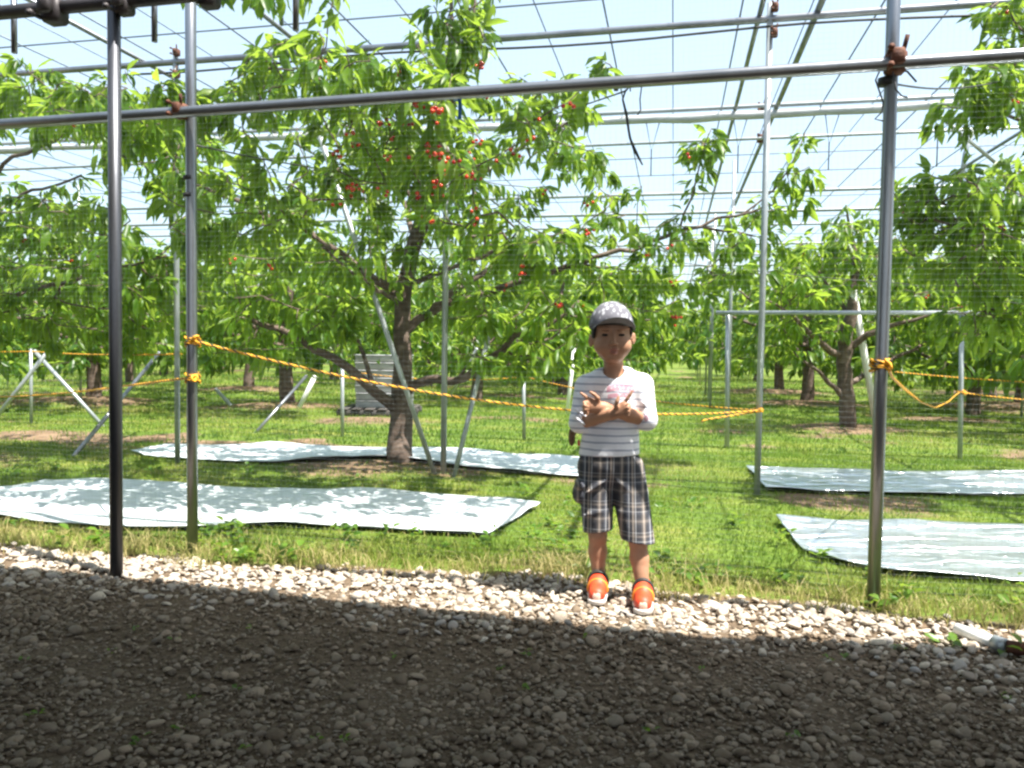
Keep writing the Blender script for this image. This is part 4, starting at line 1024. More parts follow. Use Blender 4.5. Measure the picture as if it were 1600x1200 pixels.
# support pipes leaning under the branches
def prop(label, a, b_, r=0.017, mat='galv_pale'):
    a = np.asarray(a, float); b_ = np.asarray(b_, float); mb = MB(); mb.tube([a, lerp(a, b_, .5), b_], r, 10)
    mb.tube([b_ - (b_ - a) * 0.004, b_ + (b_ - a) / np.linalg.norm(b_ - a) * 0.006], r * 1.15, 10)
    setp(mb.build("support_pipe", M[mat], loc=a), label, "support pipe", "support pipes leaning among the trees")
e = [0, 0, 0.03]
prop("long grey support pipe leaning left across the big cherry trunk", G(684, 748) - e, P(492, 190, 5.6), 0.018)
prop("grey support pipe leaning right just beside the thin upright pole, under the low right limb", G(706, 752) - e, P(768, 507, 6.1), 0.017)
prop("pale support pipe at left sloping down to the right from the top of a stake", G(166, 667) - e, P(54, 549, 9.3), 0.022)
prop("pale support pipe at left sloping down to the left across the other pipe", G(-22, 668) - e, P(91, 528, 9.0), 0.022)
prop("dark grey support pipe sloping down to the left behind the left shelter post", G(108, 716) - e, P(248, 552, 8.2), 0.018, 'galv')
prop("grey support pipe leaning right beside the brown mound left of the crates", G(394, 678) - e, P(478, 588, 9.4), 0.018, 'galv')
prop("bright white support pipe stub leaning above the mound left of the crates", G(462, 645) - e, P(492, 588, 11.2), 0.032, 'pvc')
prop("short pale support pipe leaning left in the grass behind the left fence post", G(371, 641) - e, P(338, 609, 12.0), 0.026)
prop("white support pole leaning right in the grass just left of the child", G(886, 646) - e, P(897, 545, 11.8), 0.028, 'pvc')
prop("long white support pole leaning against the open limbed tree beside the right fence post", G(1372, 672) - e, P(1333, 455, 9.7), 0.040, 'pvc')
prop("thin pale support pipe leaning up to the right behind the upright pole by the trunk", G(690, 640) - e, P(745, 545, 11.5), 0.018)

# stakes carrying ropes
def stake(label, px, py, top):
    b_ = G(px, py); t = P(top[0], top[1], b_[1]); b_[2] = -0.05
    mb = MB(); mb.tube([b_, lerp(b_, t, .5), t], 0.019, 10); mb.tube([t, t + [0, 0, 0.008]], 0.0215, 10)
    setp(mb.build("rope_stake", M['galv_pale'], loc=b_), label, "stake", "stakes carrying the yellow ropes")
    return t
sL = stake("pale rope stake at left where the sloping pipe ends", 49, 663, (48, 546))
sM = stake("pale rope stake standing at the left edge of the crate stack", 535, 683, (535, 572))
sR = stake("pale rope stake left of the child with ropes near its top", 819, 687, (818, 583))
sF = stake("pale rope stake at far left edge behind the crossed pipes", 12, 605, (12, 565))

# yellow and black twisted ropes
def rope(label, pts, R=0.0055, pitch=0.05, knots=()):
    pts = np.asarray(pts, float); L = np.sum(np.linalg.norm(np.diff(pts, axis=0), axis=1)); n = max(12, int(L / 0.009))
    q = resample(pts, 200 if len(pts) > 2 else 50)
    for _ in range(30): q[1:-1] = (q[:-2] + 2 * q[1:-1] + q[2:]) / 4
    q = resample(q, n); T = np.gradient(q, axis=0); T /= np.linalg.norm(T, axis=1)[:, None] + 1e-9
    u = np.cross(T, [0, 0, 1.0]); bad = np.linalg.norm(u, axis=1) < 0.05; u[bad] = np.cross(T[bad], [0, 1.0, 0]); u /= np.linalg.norm(u, axis=1)[:, None]; w = np.cross(T, u)
    ph = np.arange(n) * (L / n) / pitch * 2 * math.pi; mb = MB()
    for k in range(3):
        a = ph + k * 2 * math.pi / 3; mb.tube(q + R * 0.52 * (np.cos(a)[:, None] * u + np.sin(a)[:, None] * w), R * 0.56, 5, m=1 if k == 2 else 0)
    for (c, rr, turns) in knots:      # windings round a post
        m_ = 60 * turns; t = np.linspace(0, 1, m_); aa = t * turns * 2 * math.pi
        h = np.stack([c[0] + rr * np.cos(aa), c[1] + rr * np.sin(aa), c[2] + (t - .5) * 0.014 * turns + 0.006 * np.sin(aa * 1.7)], 1)
        Th = np.gradient(h, axis=0); Th /= np.linalg.norm(Th, axis=1)[:, None]; uu = np.stack([np.cos(aa), np.sin(aa), 0 * aa], 1); ww = np.cross(Th, uu); p2 = aa * rr / pitch * 2 * math.pi
        for k in range(3):
            a = p2 + k * 2.094; mb.tube(h + R * .52 * (np.cos(a)[:, None] * uu + np.sin(a)[:, None] * ww), R * .56, 5, m=1 if k == 2 else 0)
        for _ in range(3):     # the knot itself
            d0 = RNG.normal(size=3); c2 = np.array(c) + [rr * 0.7, -rr, 0] + RNG.normal(0, .006, 3); tt = np.linspace(0, 2 * math.pi, 24); e1 = np.cross(d0, [0.3, 0.5, 1]); e1 /= np.linalg.norm(e1); e2 = np.cross(d0 / np.linalg.norm(d0), e1)
            mb.tube(c2 + 0.012 * (np.cos(tt)[:, None] * e1 + np.sin(tt)[:, None] * e2), R * .9, 6, m=0)
    setp(mb.build("rope", [M['rope_y'], M['rope_k']], loc=pts[0]), label, "rope", "yellow and black ropes strung between posts")
def sag(a, b_, s, n=14):
    a = np.asarray(a); b_ = np.asarray(b_); return [lerp(a, b_, t) - np.array([0, 0, s * 4 * t * (1 - t)]) for t in np.linspace(0, 1, n)]
kB = P(301, 534, pB[1]); kB2 = P(301, 591, pB[1]); pR = beam_pt(5.4, 1.61)
kR = P(1184, 641, pR[1]); kC = P(1374, 571, pC[1])
rope("thick yellow rope running from the left fence post past the trunk to the child", sag(kB + [0.03, -0.02, 0], kR + [0, -.03, 0], 0.13, 20), 0.0062, knots=[(kB, 0.030, 3)])
pL = beam_pt(5.4, -2.57); kL = P(284, 553, pL[1])
rope("upper yellow rope at left strung between the tall pole and a stake", sag(kL, sL - [0, 0.02, 0.02], 0.02) + sag(sL - [0, .02, .02], P(-150, 545, 10.0), 0.02)[1:], 0.0062)
rope("lower yellow rope at left tied round the left fence post", sag(kB2 + [-0.03, 0, 0], P(140, 610, 5.4), 0.0) + sag(P(140, 610, 5.4), P(-60, 619, 7.6), 0.02)[1:], 0.0058, knots=[(kB2, 0.030, 3)])
rope("thin yellow rope from the stake behind the child to the thin pole on its right", sag(sR - [0, 0, 0.03], kR, 0.05, 16), 0.0055, knots=[(kR, 0.026, 2)])
rope("doubled yellow rope end knotted back from the thin pole right of the child", sag(kR + [0, -.03, -.006], P(1100, 656, 5.2), 0.0, 6) + sag(P(1100, 656, 5.2), P(1096, 660, 5.2), 0, 3)[1:], 0.006)
k3 = P(1500, 613, g1[1])
rope("drooping yellow rope from the right fence post down to the low pipe frame", [kC + [.02, -.03, 0]] + Q([(1392, 588, 3.3), (1416, 610, 4.2), (1440, 629, 5.2), (1462, 637, 6.2), (1482, 628, 6.9), (1492, 618, 7.2)]) + [k3], 0.0058, knots=[(kC, 0.031, 3)])
rope("yellow rope running right from the low pipe frame's right post", sag(k3 + [0, -.03, 0], P(1700, 629, 7.8), 0.02), 0.006, knots=[(k3, 0.028, 2)])
rope("far yellow rope crossing behind the right fence post to the photo's right edge", sag(P(1398, 581, 8.8), P(1700, 601, 9.4), 0.02), 0.007)
rope("faint far yellow rope strung between the stakes beside the stack of crates", sag(sM - [0, 0, .04], sR - [0, 0, .04], 0.06) , 0.0055)

# stack of grey crates on a pallet
cg = G(592, 651); cw = 0.70
pal = thing("pallet", "dark pallet under the stack of grey crates behind the cherry trunk", "pallet", (cg[0], cg[1], 0))
c0 = np.array([cg[0] - 0.02, cg[1] + .3, 0])
for dy in (-.42, 0, .42): MB().box(c0 + [0, dy, 0.045], (1.0, 0.09, 0.09), bevel=.006).build("runner", M['pallet'], pal)
for i in range(6): MB().box(c0 + [-0.42 + i * .168, 0, 0.101], (0.12, 0.95, 0.02), bevel=.004).build("board", M['pallet'], pal)
CR = None
for i in range(7):
    z = 0.112 + i * 0.1
    lab = ("bottom grey crate resting on the dark pallet" if i == 0 else "topmost grey crate of the stack behind the cherry trunk" if i == 6 else f"grey crate in the stack behind the trunk, {['', 'second', 'third', 'fourth', 'fifth', 'sixth'][i]} up from the pallet")
    t = thing("crate", lab, "crate", (c0[0] + 0.05 + RNG.normal(0, .006), c0[1] + RNG.normal(0, .006), z), "grey crates stacked on the pallet")
    if CR is None:
        cen = np.array(t.location); mb = MB()
        for sx in (-1, 1): mb.box(cen + [sx * .335, 0, .046], (.03, .50, .088), bevel=.004)
        for sy in (-1, 1): mb.box(cen + [0, sy * .235, .044], (.64, .03, .084), bevel=.004)
        mb.box(cen + [0, 0, .012], (.64, .44, .016))
        o1 = mb.build("body", M['crate'], t)
        mb = MB()
        for sy in (-1, 1): mb.box(cen + [0, sy * .25, .085], (.70, .024, .018), bevel=.004)
        for sx in (-1, 1): mb.box(cen + [sx * .35, 0, .085], (.018, .476, .018), bevel=.004)
        o2 = mb.build("rim", M['crate'], t); CR = (o1, o2)
    else:
        for o in CR:
            c = o.copy(); COL.objects.link(c); c.parent = t

# white plastic pipe lying on the gravel at the right
a, b_ = G(1494, 982, 0.035), G(1553, 1003, 0.03)
wp = thing("drain_pipe", "short white plastic pipe lying on the gravel at the right edge", "pipe", (a[0], a[1], 0))
mb = MB(); mb.tube([a, lerp(a, b_, .5), b_], 0.019, 14); mb.build("tube", M['pvc'], wp)
mb = MB(); mb.tube([b_ - (b_ - a) * .02, b_ + (b_ - a) * .3], 0.023, 14); mb.build("coupling", M['galv_pale'], wp)
mb = MB(); c_ = b_ + (b_ - a) * .3
mb.tube([c_, c_ + [0.05, -.02, -.004], c_ + [0.11, -.01, .0], c_ + [.2, .0, -.004], c_ + [.35, .03, -.008]], [.02, .024, .017, .02, .016], 10)
setp(mb.build("rusty_pipe", M['rust'], loc=c_), "brown rusty pipe end beside the white plastic pipe on the gravel", "pipe")

# far details: pale shed at left, blue tarpaulin at right
def far_shed():
    c = P(60, 545, 62); c[2] = 0
    t = thing("shed", "small pale building far off behind the left trees", "shed", c)
    MB().box(c + [0, 0, 0.95], (5.5, 3.2, 1.9), bevel=.02).build("wall", M['film'], t)
    V = np.array([[-3, -1.9, 1.9], [3, -1.9, 1.9], [3, 1.9, 1.9], [-3, 1.9, 1.9], [-3, 0, 2.6], [3, 0, 2.6]]) + c
    MB().add(V, [[0, 4, 3], [1, 2, 5]], [[0, 1, 5, 4], [2, 3, 4, 5], [0, 3, 2, 1]]).build("roof", M['dark_steel'], t, smooth=False)
    MB().box(c + [-1.2, -1.63, 1.15], (1.0, .06, .8)).build("window", M['dark_steel'], t)
    MB().box(c + [1.3, -1.63, .9], (.9, .06, 1.8)).build("door", M['galv'], t)
far_shed()
M['tarp'] = noise_mat("blue_tarp", [(0.3, (0.06, 0.13, 0.22)), (0.7, (0.12, 0.21, 0.31))], 3, 0.5, 0, .5, 6)
def tarp():
    c = P(1455, 570, 33); c[2] = 0; n, m_ = 30, 12
    u, v = np.meshgrid(np.linspace(-1, 1, n), np.linspace(0, 1, m_), indexing='ij'); a = v * math.pi
    x = c[0] + u * .62 + 0.05 * np.sin(v * 9); y = c[1] - 0.55 * np.cos(a); z = np.maximum((0.55 + .12 * vnoise(u * 3, v * 3, 2, 5)) * np.sin(a) * (1 - .25 * u ** 4), 0.0)
    i, j = np.meshgrid(np.arange(n - 1), np.arange(m_ - 1), indexing='ij'); q = np.stack([i * m_ + j, (i + 1) * m_ + j, (i + 1) * m_ + j + 1, i * m_ + j + 1], -1).reshape(-1, 4)
    mb = MB(); V = np.stack([x, y, z], -1).reshape(-1, 3)
    e1 = np.array([k for k in range(m_)]); mb.add(V, None, q)
    for s_ in (0, n - 1):
        ring = V[s_ * m_:(s_ + 1) * m_]; cc = ring.mean(0); mb.add(np.vstack([ring, cc]), [[k, k + 1, m_] for k in range(m_ - 1)])
    setp(mb.build("tarpaulin", M['tarp'], loc=c), "blue tarpaulin heaped over something far off at the right", "tarpaulin")
tarp()
#BOY_BEGIN
# ------------------------------------------------------------------ the child
class SDF:
    def __init__(s, lo, hi, h):
        s.h = h; s.lo = np.asarray(lo, float); n = np.ceil((np.asarray(hi) - s.lo) / h).astype(int) + 1
        s.ax = [s.lo[k] + np.arange(n[k]) * h for k in range(3)]; s.f = np.full(n, 0.3, np.float32)
    def _sub(s, lo, hi):
        sl = []
        for k in range(3):
            a = max(0, int((lo[k] - s.lo[k]) / s.h) - 1); b = min(len(s.ax[k]), int((hi[k] - s.lo[k]) / s.h) + 3); sl.append(slice(a, max(a, b)))
        X, Y, Z = np.meshgrid(s.ax[0][sl[0]], s.ax[1][sl[1]], s.ax[2][sl[2]], indexing='ij'); return tuple(sl), X, Y, Z
    def mix(s, sl, d, k, op='u'):
        a = s.f[sl]
        if op == 'u':
            if k > 0: hh = np.clip(0.5 + 0.5 * (a - d) / k, 0, 1); s.f[sl] = a * (1 - hh) + d * hh - k * hh * (1 - hh)
            else: s.f[sl] = np.minimum(a, d)
        else:
            if k > 0: hh = np.clip(0.5 - 0.5 * (a + d) / k, 0, 1); s.f[sl] = a * (1 - hh) - d * hh + k * hh * (1 - hh)
            else: s.f[sl] = np.maximum(a, -d)
    @staticmethod
    def caps(X, Y, Z, a, b, ra, rb, sy=1.0):
        ab = (b - a) * [1, sy, 1]; px, py, pz = X - a[0], (Y - a[1]) * sy, Z - a[2]
        t = np.clip((px * ab[0] + py * ab[1] + pz * ab[2]) / (ab @ ab + 1e-12), 0, 1)
        return np.sqrt((px - ab[0] * t) ** 2 + (py - ab[1] * t) ** 2 + (pz - ab[2] * t) ** 2) - (ra + (rb - ra) * t)
    def capsule(s, a, b, ra, rb=None, k=0.012, sy=1.0, op='u', cut=None):
        rb = ra if rb is None else rb; a = np.asarray(a, float); b = np.asarray(b, float); m = max(ra, rb) + k + 0.02
        sl, X, Y, Z = s._sub(np.minimum(a, b) - m, np.maximum(a, b) + m); d = s.caps(X, Y, Z, a, b, ra, rb, sy)
        for (c, n) in (cut or []):
            n = np.asarray(n, float) / np.linalg.norm(n); d = np.maximum(d, (X - c[0]) * n[0] + (Y - c[1]) * n[1] + (Z - c[2]) * n[2])
        s.mix(sl, d, k, op)
    def chain(s, pts, rr, k=0.004):
        for i in range(len(pts) - 1): s.capsule(pts[i], pts[i + 1], rr[i] * .86, rr[i + 1] * .86, k)
    def ell(s, c, r, k=0.012, op='u', R=None, cut=None):
        c = np.asarray(c, float); r = np.asarray(r, float); m = r.max() + k + 0.02; sl, X, Y, Z = s._sub(c - m, c + m)
        p = [X - c[0], Y - c[1], Z - c[2]]
        if R is not None: p = [R[0, j] * p[0] + R[1, j] * p[1] + R[2, j] * p[2] for j in range(3)]
        k0 = np.sqrt(sum((p[j] / r[j]) ** 2 for j in range(3))); k1 = np.sqrt(sum((p[j] / r[j] ** 2) ** 2 for j in range(3))) + 1e-9
        d = k0 * (k0 - 1) / k1
        for (cc, n) in (cut or []):
            n = np.asarray(n, float) / np.linalg.norm(n); d = np.maximum(d, (X - cc[0]) * n[0] + (Y - cc[1]) * n[1] + (Z - cc[2]) * n[2])
        s.mix(sl, d, k, op)
    def cutplane(s, c, n):
        n = np.asarray(n, float) / np.linalg.norm(n); X, Y, Z = np.meshgrid(*s.ax, indexing='ij', sparse=True)
        s.f = np.maximum(s.f, ((X - c[0]) * n[0] + (Y - c[1]) * n[1] + (Z - c[2]) * n[2]).astype(np.float32))
    def mesh(s):
        f = s.f; f[0], f[-1], f[:, 0], f[:, -1], f[:, :, 0], f[:, :, -1] = [.1] * 6
        g = f < 0; c = [g[i:g.shape[0] - 1 + i, j:g.shape[1] - 1 + j, k:g.shape[2] - 1 + k] for i in (0, 1) for j in (0, 1) for k in (0, 1)]
        al = np.logical_and.reduce(c); an = np.logical_or.reduce(c); mask = an & ~al; I = np.argwhere(mask)
        idx = -np.ones(mask.shape, int); idx[mask] = np.arange(len(I)); acc = np.zeros((len(I), 3)); cnt = np.zeros(len(I))
        cor = [np.array(v) for v in [(i, j, k) for i in (0, 1) for j in (0, 1) for k in (0, 1)]]
        for a in range(8):
            for b in range(a + 1, 8):
                if np.abs(cor[a] - cor[b]).sum() != 1: continue
                fa = f[tuple((I + cor[a]).T)]; fb = f[tuple((I + cor[b]).T)]; x = (fa < 0) != (fb < 0)
                t = fa / (fa - fb + 1e-12); p = cor[a][None] + t[:, None] * (cor[b] - cor[a])[None]; acc[x] += p[x]; cnt[x] += 1
        V = s.lo + (I + acc / np.maximum(cnt, 1)[:, None]) * s.h; Q_ = []
        for axn in range(3):
            sl0 = [slice(1, -1)] * 3; sl1 = [slice(1, -1)] * 3; sl0[axn] = slice(0, -1); sl1[axn] = slice(1, None)
            ga, gb = g[tuple(sl0)], g[tuple(sl1)]
            E = np.argwhere(ga != gb); 
            off = np.ones(3, int); off[axn] = 0; E0 = E + off; sgn = ga[tuple(E.T)]
            u, v = (axn + 1) % 3, (axn + 2) % 3; du = np.zeros(3, int); du[u] = 1; dv = np.zeros(3, int); dv[v] = 1
            q = np.stack([idx[tuple((E0 - du - dv).T)], idx[tuple((E0 - dv).T)], idx[tuple(E0.T)], idx[tuple((E0 - du).T)]], 1)
            q[~sgn] = q[~sgn][:, ::-1]; Q_.append(q)
        Q_ = np.vstack(Q_)
        # two rounds of light smoothing
        return V, Q_
def relax(V, q, n=2, lam=0.4):
    for _ in range(n):
        A = np.zeros_like(V); c = np.zeros(len(V))
        for a, b in ((0, 1), (1, 2), (2, 3), (3, 0)):
            np.add.at(A, q[:, a], V[q[:, b]]); np.add.at(A, q[:, b], V[q[:, a]]); np.add.at(c, q[:, a], 1); np.add.at(c, q[:, b], 1)
        V = V * (1 - lam) + lam * A / np.maximum(c, 1)[:, None]
    return V

YB = 3.125
def B(px, py, dy=0.0): return P(px, py, YB + dy)
toeL, toeR = G(932, 947, 0.012), G(1005, 962, 0.012)
footc = (toeL + toeR) / 2 + [0, .08, 0]
kid = thing("person", "young child in a grey cap, striped shirt and plaid shorts, standing with arms crossed", "person", (footc[0], footc[1], 0.0))
LO = np.array([footc[0] - .24, 2.72, -0.01]); HI = np.array([footc[0] + .24, 3.36, 1.20])

def sdf_part(name, s, mats, parent, sm=2, mifn=None):
    V, q = s.mesh(); V = relax(V, q, sm)
    off = np.array(parent.location) if parent.parent is None else np.array(parent.parent.location)
    mi = None if mifn is None else mifn(V[q].mean(1))
    me = np_mesh(name, V - off, None, q, True, None, mi); return link_mesh(name, me, mats, parent)

M['skin'] = noise_mat("skin", [(0.3, (0.34, 0.175, 0.105)), (0.7, (0.43, 0.24, 0.15))], 14, 0.55, 0, 0.05, 160, spec=0.35)
M['lip'] = noise_mat("lip", [(0.3, (0.33, 0.135, 0.095)), (0.7, (0.38, 0.165, 0.12))], 30, 0.45)
M['hair'] = noise_mat("black_hair", [(0.3, (0.012, 0.010, 0.009)), (0.7, (0.03, 0.025, 0.02))], 60, 0.5, 0, 0.4, 200)
M['eye'] = noise_mat("dark_eye", [(0.3, (0.012, 0.008, 0.006)), (0.7, (0.02, 0.014, 0.01))], 60, 0.15)
M['orange'] = noise_mat("orange_shoe", [(0.3, (0.60, 0.045, 0.02)), (0.7, (0.74, 0.085, 0.025))], 40, 0.5, 0, 0.1, 200)
M['toe'] = noise_mat("pale_toe_cap", [(0.3, (0.75, 0.40, 0.30)), (0.7, (0.82, 0.60, 0.50))], 30, 0.5)
M['solew'] = noise_mat("pale_sole", [(0.3, (0.62, 0.58, 0.54)), (0.7, (0.72, 0.68, 0.64))], 30, 0.7)
M['strapy'] = noise_mat("orange_strap", [(0.3, (0.80, 0.22, 0.02)), (0.7, (0.86, 0.32, 0.03))], 30, 0.5)
M['tag'] = noise_mat("red_tag", [(0.3, (0.5, 0.02, 0.05)), (0.7, (0.6, 0.04, 0.08))], 30, 0.6)
M['sock'] = noise_mat("black_sock", [(0.3, (0.012, 0.012, 0.018)), (0.7, (0.025, 0.025, 0.035))], 90, 0.9, 0, 0.2, 300)
M['brown'] = noise_mat("brown_pouch", [(0.3, (0.10, 0.05, 0.025)), (0.7, (0.18, 0.10, 0.05))], 60, 0.8, 0, 0.2, 200)

# body: one continuous skin surface
s = SDF(LO, HI, 0.0034)
s.ell(B(956, 515, .004), (.072, .086, .087), 0)
s.ell(B(957, 541, -.016), (.065, .062, .058), .03)
s.ell(B(957, 560, -.045), (.030, .024, .014), .02)
for x in (941, 973): s.ell(B(x, 541, -.047), (.030, .027, .027), .02)
for x in (945, 971): s.ell(B(x, 523, -.098), (.016, .016, .009), .014, 'd')
for x in (945, 971): s.ell(B(x, 514, -.080), (.022, .010, .006), .010)
s.capsule(B(958, 522, -.080), B(959, 536, -.091), .004, .0075, .010)
for x in (954.5, 963.5): s.ell(B(x, 538, -.087), (.006, .007, .005), .006)
s.ell(B(960, 545.5, -.081), (.016, .008, .0045), .005); s.ell(B(960, 551.5, -.079), (.013, .008, .005), .005)
s.capsule(B(955, 548.6, -.092), B(965, 548.0, -.092), .0035, .0035, .004, op='d')
for x, y, sg in ((989.5, 529, 1), (923.5, 533, -1)):
    s.ell(B(x, y, .012), (.009, .016, .023), .006, R=rotz(-.35 * sg)); s.ell(B(x + 2 * sg, y, -.003), (.006, .008, .015), .005, 'd')
s.capsule(B(958, 558, .012), B(959, 596, .022), .035, .040, .02)
s.capsule(B(959, 612, .025), B(952, 720, .02), .062, .075, .03, sy=1.2)
for shx, sg in ((916, -1), (1003, 1)): s.capsule(B(959, 600, .022), B(shx, 601, .018), .038, .030, .02)
elR, elL = B(906, 660, -.020), B(1010, 656, -.020)
wrR, wrL = B(957, 647, -.135), B(944, 637, -.095)
s.capsule(B(914, 601, .018), elR, .030, .025, .015); s.capsule(B(1005, 599, .018), elL, .030, .025, .015)
mR = elR * .6 + wrR * .4 + [0, 0, .002]; mL = elL * .6 + wrL * .4
s.capsule(elR, mR, .0275, .0265, .008); s.capsule(mR, wrR, .0265, .0200, .008)
s.capsule(elL, mL, .0275, .0265, .008); s.capsule(mL, wrL, .0265, .0200, .008)
# his right hand (in front): palm and five fingers
kn = [B(974.5, 631.5, -.152), B(978.5, 636, -.158), B(980, 641.5, -.158), B(979, 646.5, -.154)]
for q_ in kn: s.capsule(wrR, q_, .0165, .0115, .009)
s.chain([kn[0], B(980.5, 622.5, -.158), B(984.5, 616.5, -.160), B(988, 611, -.160)], [.0082, .0074, .0066, .0055])
s.chain([kn[1], B(983, 632, -.172), B(981, 637, -.184), B(976, 638.5, -.178)], [.0082, .0076, .0070, .006])
s.chain([kn[2], B(984, 639, -.172), B(981.5, 643, -.182), B(976.5, 643.5, -.176)], [.0080, .0074, .0068, .0058])
s.chain([kn[3], B(982, 646, -.166), B(980, 649, -.174), B(975.5, 648.5, -.170)], [.0072, .0066, .006, .0052])
s.chain([wrR * .55 + kn[0] * .45, B(962.5, 634.5, -.162), B(964, 627, -.168), B(966.5, 620, -.168)], [.0115, .0092, .0080, .0062])
# his left hand (behind)
kn = [B(921, 625.5, -.108), B(917.5, 630.5, -.112), B(916.5, 636, -.112), B(918, 641, -.108)]
for q_ in kn: s.capsule(wrL, q_, .0165, .0115, .009)
s.chain([kn[0], B(916, 620.5, -.112), B(911.5, 617, -.113), B(907.5, 614, -.112)], [.0082, .0074, .0066, .0055])
s.chain([kn[1], B(913, 629, -.124), B(914, 634, -.136), B(919, 635.5, -.131)], [.0082, .0076, .0070, .006])
s.chain([kn[2], B(912, 635.5, -.124), B(914, 640, -.135), B(919, 640, -.130)], [.0080, .0074, .0068, .0058])
s.chain([kn[3], B(912, 642.5, -.118), B(913.5, 646, -.128), B(918.5, 645, -.125)], [.0072, .0066, .006, .0052])
s.chain([wrL * .6 + kn[0] * .4, B(934, 622, -.120), B(928.5, 616.5, -.122), B(922.5, 612.5, -.120)], [.0115, .0092, .0080, .0062])
# legs
ankL = np.array([B(935, 905, 0)[0], toeL[1] + .145, B(935, 897, .06)[2]]); ankR = np.array([B(998, 905, 0)[0], toeR[1] + .145, B(998, 910, 0)[2]])
hipL, hipR = B(931, 738, .02), B(979, 738, .015)
knL = np.array([B(932, 835, .04)[0], hipL[1] * .5 + ankL[1] * .5 - .012, B(932, 832, .04)[2]]); knR = np.array([B(993, 843, 0)[0], hipR[1] * .5 + ankR[1] * .5 - .012, B(993, 838, 0)[2]])
for hip, kne, ank, toe in ((hipL, knL, ankL, toeL), (hipR, knR, ankR, toeR)):
    s.capsule(hip, kne, .052, .035, .02); calf = kne * .62 + ank * .38 + [0, .012, 0]
    s.capsule(kne, calf, .033, .034, .012); s.capsule(calf, ank, .034, .0225, .012)
    s.capsule(ank, [ank[0], ank[1] + .01, .045], .0225, .022, .01); s.capsule([ank[0], ank[1], .042], [toe[0], toe[1] + .05, .032], .024, .020, .01)
lipc = B(960, 548.6, -.09)
def mi_body(C):
    r = ((C[:, 0] - lipc[0]) / .0165) ** 2 + ((C[:, 2] - lipc[2]) / .0115) ** 2
    return ((r < 1) & (C[:, 1] < YB - .06)).astype(int)
body = sdf_part("body", s, [M['skin'], M['lip']], kid, 2, mi_body)

# face pieces, hair, cap
for x in (945, 971.5):
    m = SDF(B(x, 523, -.09) - .03, B(x, 523, -.09) + .03, .0014); m.ell(B(x, 523.5, -.0835), (.0115, .0045, .0050), 0); sdf_part("eye", m, M['eye'], kid, 1)
    m = SDF(B(x, 514, -.08) - .035, B(x, 514, -.08) + .035, .0016); sg = 1 if x > 958 else -1
    m.capsule(B(x - 6 * sg, 516.5, -.083), B(x + 5 * sg, 516, -.077), .0022, .0018, 0); sdf_part("eyebrow", m, M['hair'], kid, 1)
m = SDF(B(956, 510) - .14, B(956, 510) + .14, .004)
m.ell(B(956, 513, .012), (.0775, .089, .089), 0, cut=[(B(956, 541, .03), (0, -.55, -1)), (B(956, 520, -.035), (0, -1, -.25))])
for x, y in ((927, 519), (985.5, 516)): m.ell(B(x, y, -.028), (.008, .018, .026), .01)
m.ell(B(956, 508, -.014), (.0735, .080, .040), .004, cut=[(B(956, 512.5, 0), (0, -.1, -1))])
sdf_part("hair", m, M['hair'], kid, 2)

def cap_material():
    m, nt, out = new_mat("cap_cloth"); b = N(nt, "ShaderNodeBsdfPrincipled"); nt.links.new(b.outputs[0], out.inputs[0]); b.inputs["Roughness"].default_value = .85
    tc = N(nt, "ShaderNodeTexCoord"); mp = N(nt, "ShaderNodeMapping"); mp.inputs["Scale"].default_value = (60, 60, 34); nt.links.new(tc.outputs["Object"], mp.inputs[0])
    v = N(nt, "ShaderNodeTexVoronoi", i_Scale=1.0); nt.links.new(mp.outputs[0], v.inputs["Vector"])
    r = ramp(nt, v.outputs["Distance"], [(0.22, (0.42, 0.43, 0.46)), (0.46, (0.13, 0.13, 0.155))]); nt.links.new(r.outputs[0], b.inputs["Base Color"]); return m
M['cap'] = cap_material()
M['cap_brim'] = noise_mat("grey_brim_cloth", [(0.3, (0.13, 0.13, 0.15)), (0.7, (0.19, 0.19, 0.21))], 50, 0.9, 0, 0.15, 300)
m = SDF(B(956, 500) - .15, B(956, 500) + .15, .0035)
cc = B(955, 511, .006); m.ell(cc, (.0835, .097, .096), 0, cut=[(B(956, 512, 0), (0, -.16, -1))])
cap = sdf_part("cap", m, M['cap'], kid, 2)
def brim():
    n, k = 33, 9; top = []
    for j in range(k):
        v = j / (k - 1)
        for i in range(n):
            u = i / (n - 1) * 2 - 1; a = u * 1.28
            ex = .068 * math.sqrt(max(0, 1 - (abs(u)) ** 2.6)) * v
            x = cc[0] + (.0815 + ex * .06) * math.sin(a) + 0.006 * v; y = cc[1] - (.096 * math.cos(a)) - ex * (0.95 * math.cos(a * .8))
            z = B(956, 508, -.09)[2] - 0.010 * v + .040 * (1 - abs(u) ** 1.9) * (0.42 + .75 * v) - .008
            top.append([x, y, z])
    top = np.array(top); V = np.vstack([top, top - [0, 0, .0035]]); q = []; nn = n * k
    for j in range(k - 1):
        for i in range(n - 1):
            a = j * n + i; q.append([a, a + n, a + n + 1, a + 1]); q.append([a + nn, a + 1 + nn, a + n + 1 + nn, a + n + nn])
    for i in range(n - 1): a = (k - 1) * n + i; q.append([a, a + nn, a + 1 + nn, a + 1])
    for j in range(k - 1):
        a = j * n; q.append([a, a + nn, a + n + nn, a + n]); a = j * n + n - 1; q.append([a, a + n, a + n + nn, a + nn])
    V = V - np.array(kid.location); me = np_mesh("brim", V, None, q); return link_mesh("brim", me, M['cap_brim'], cap)
brim()

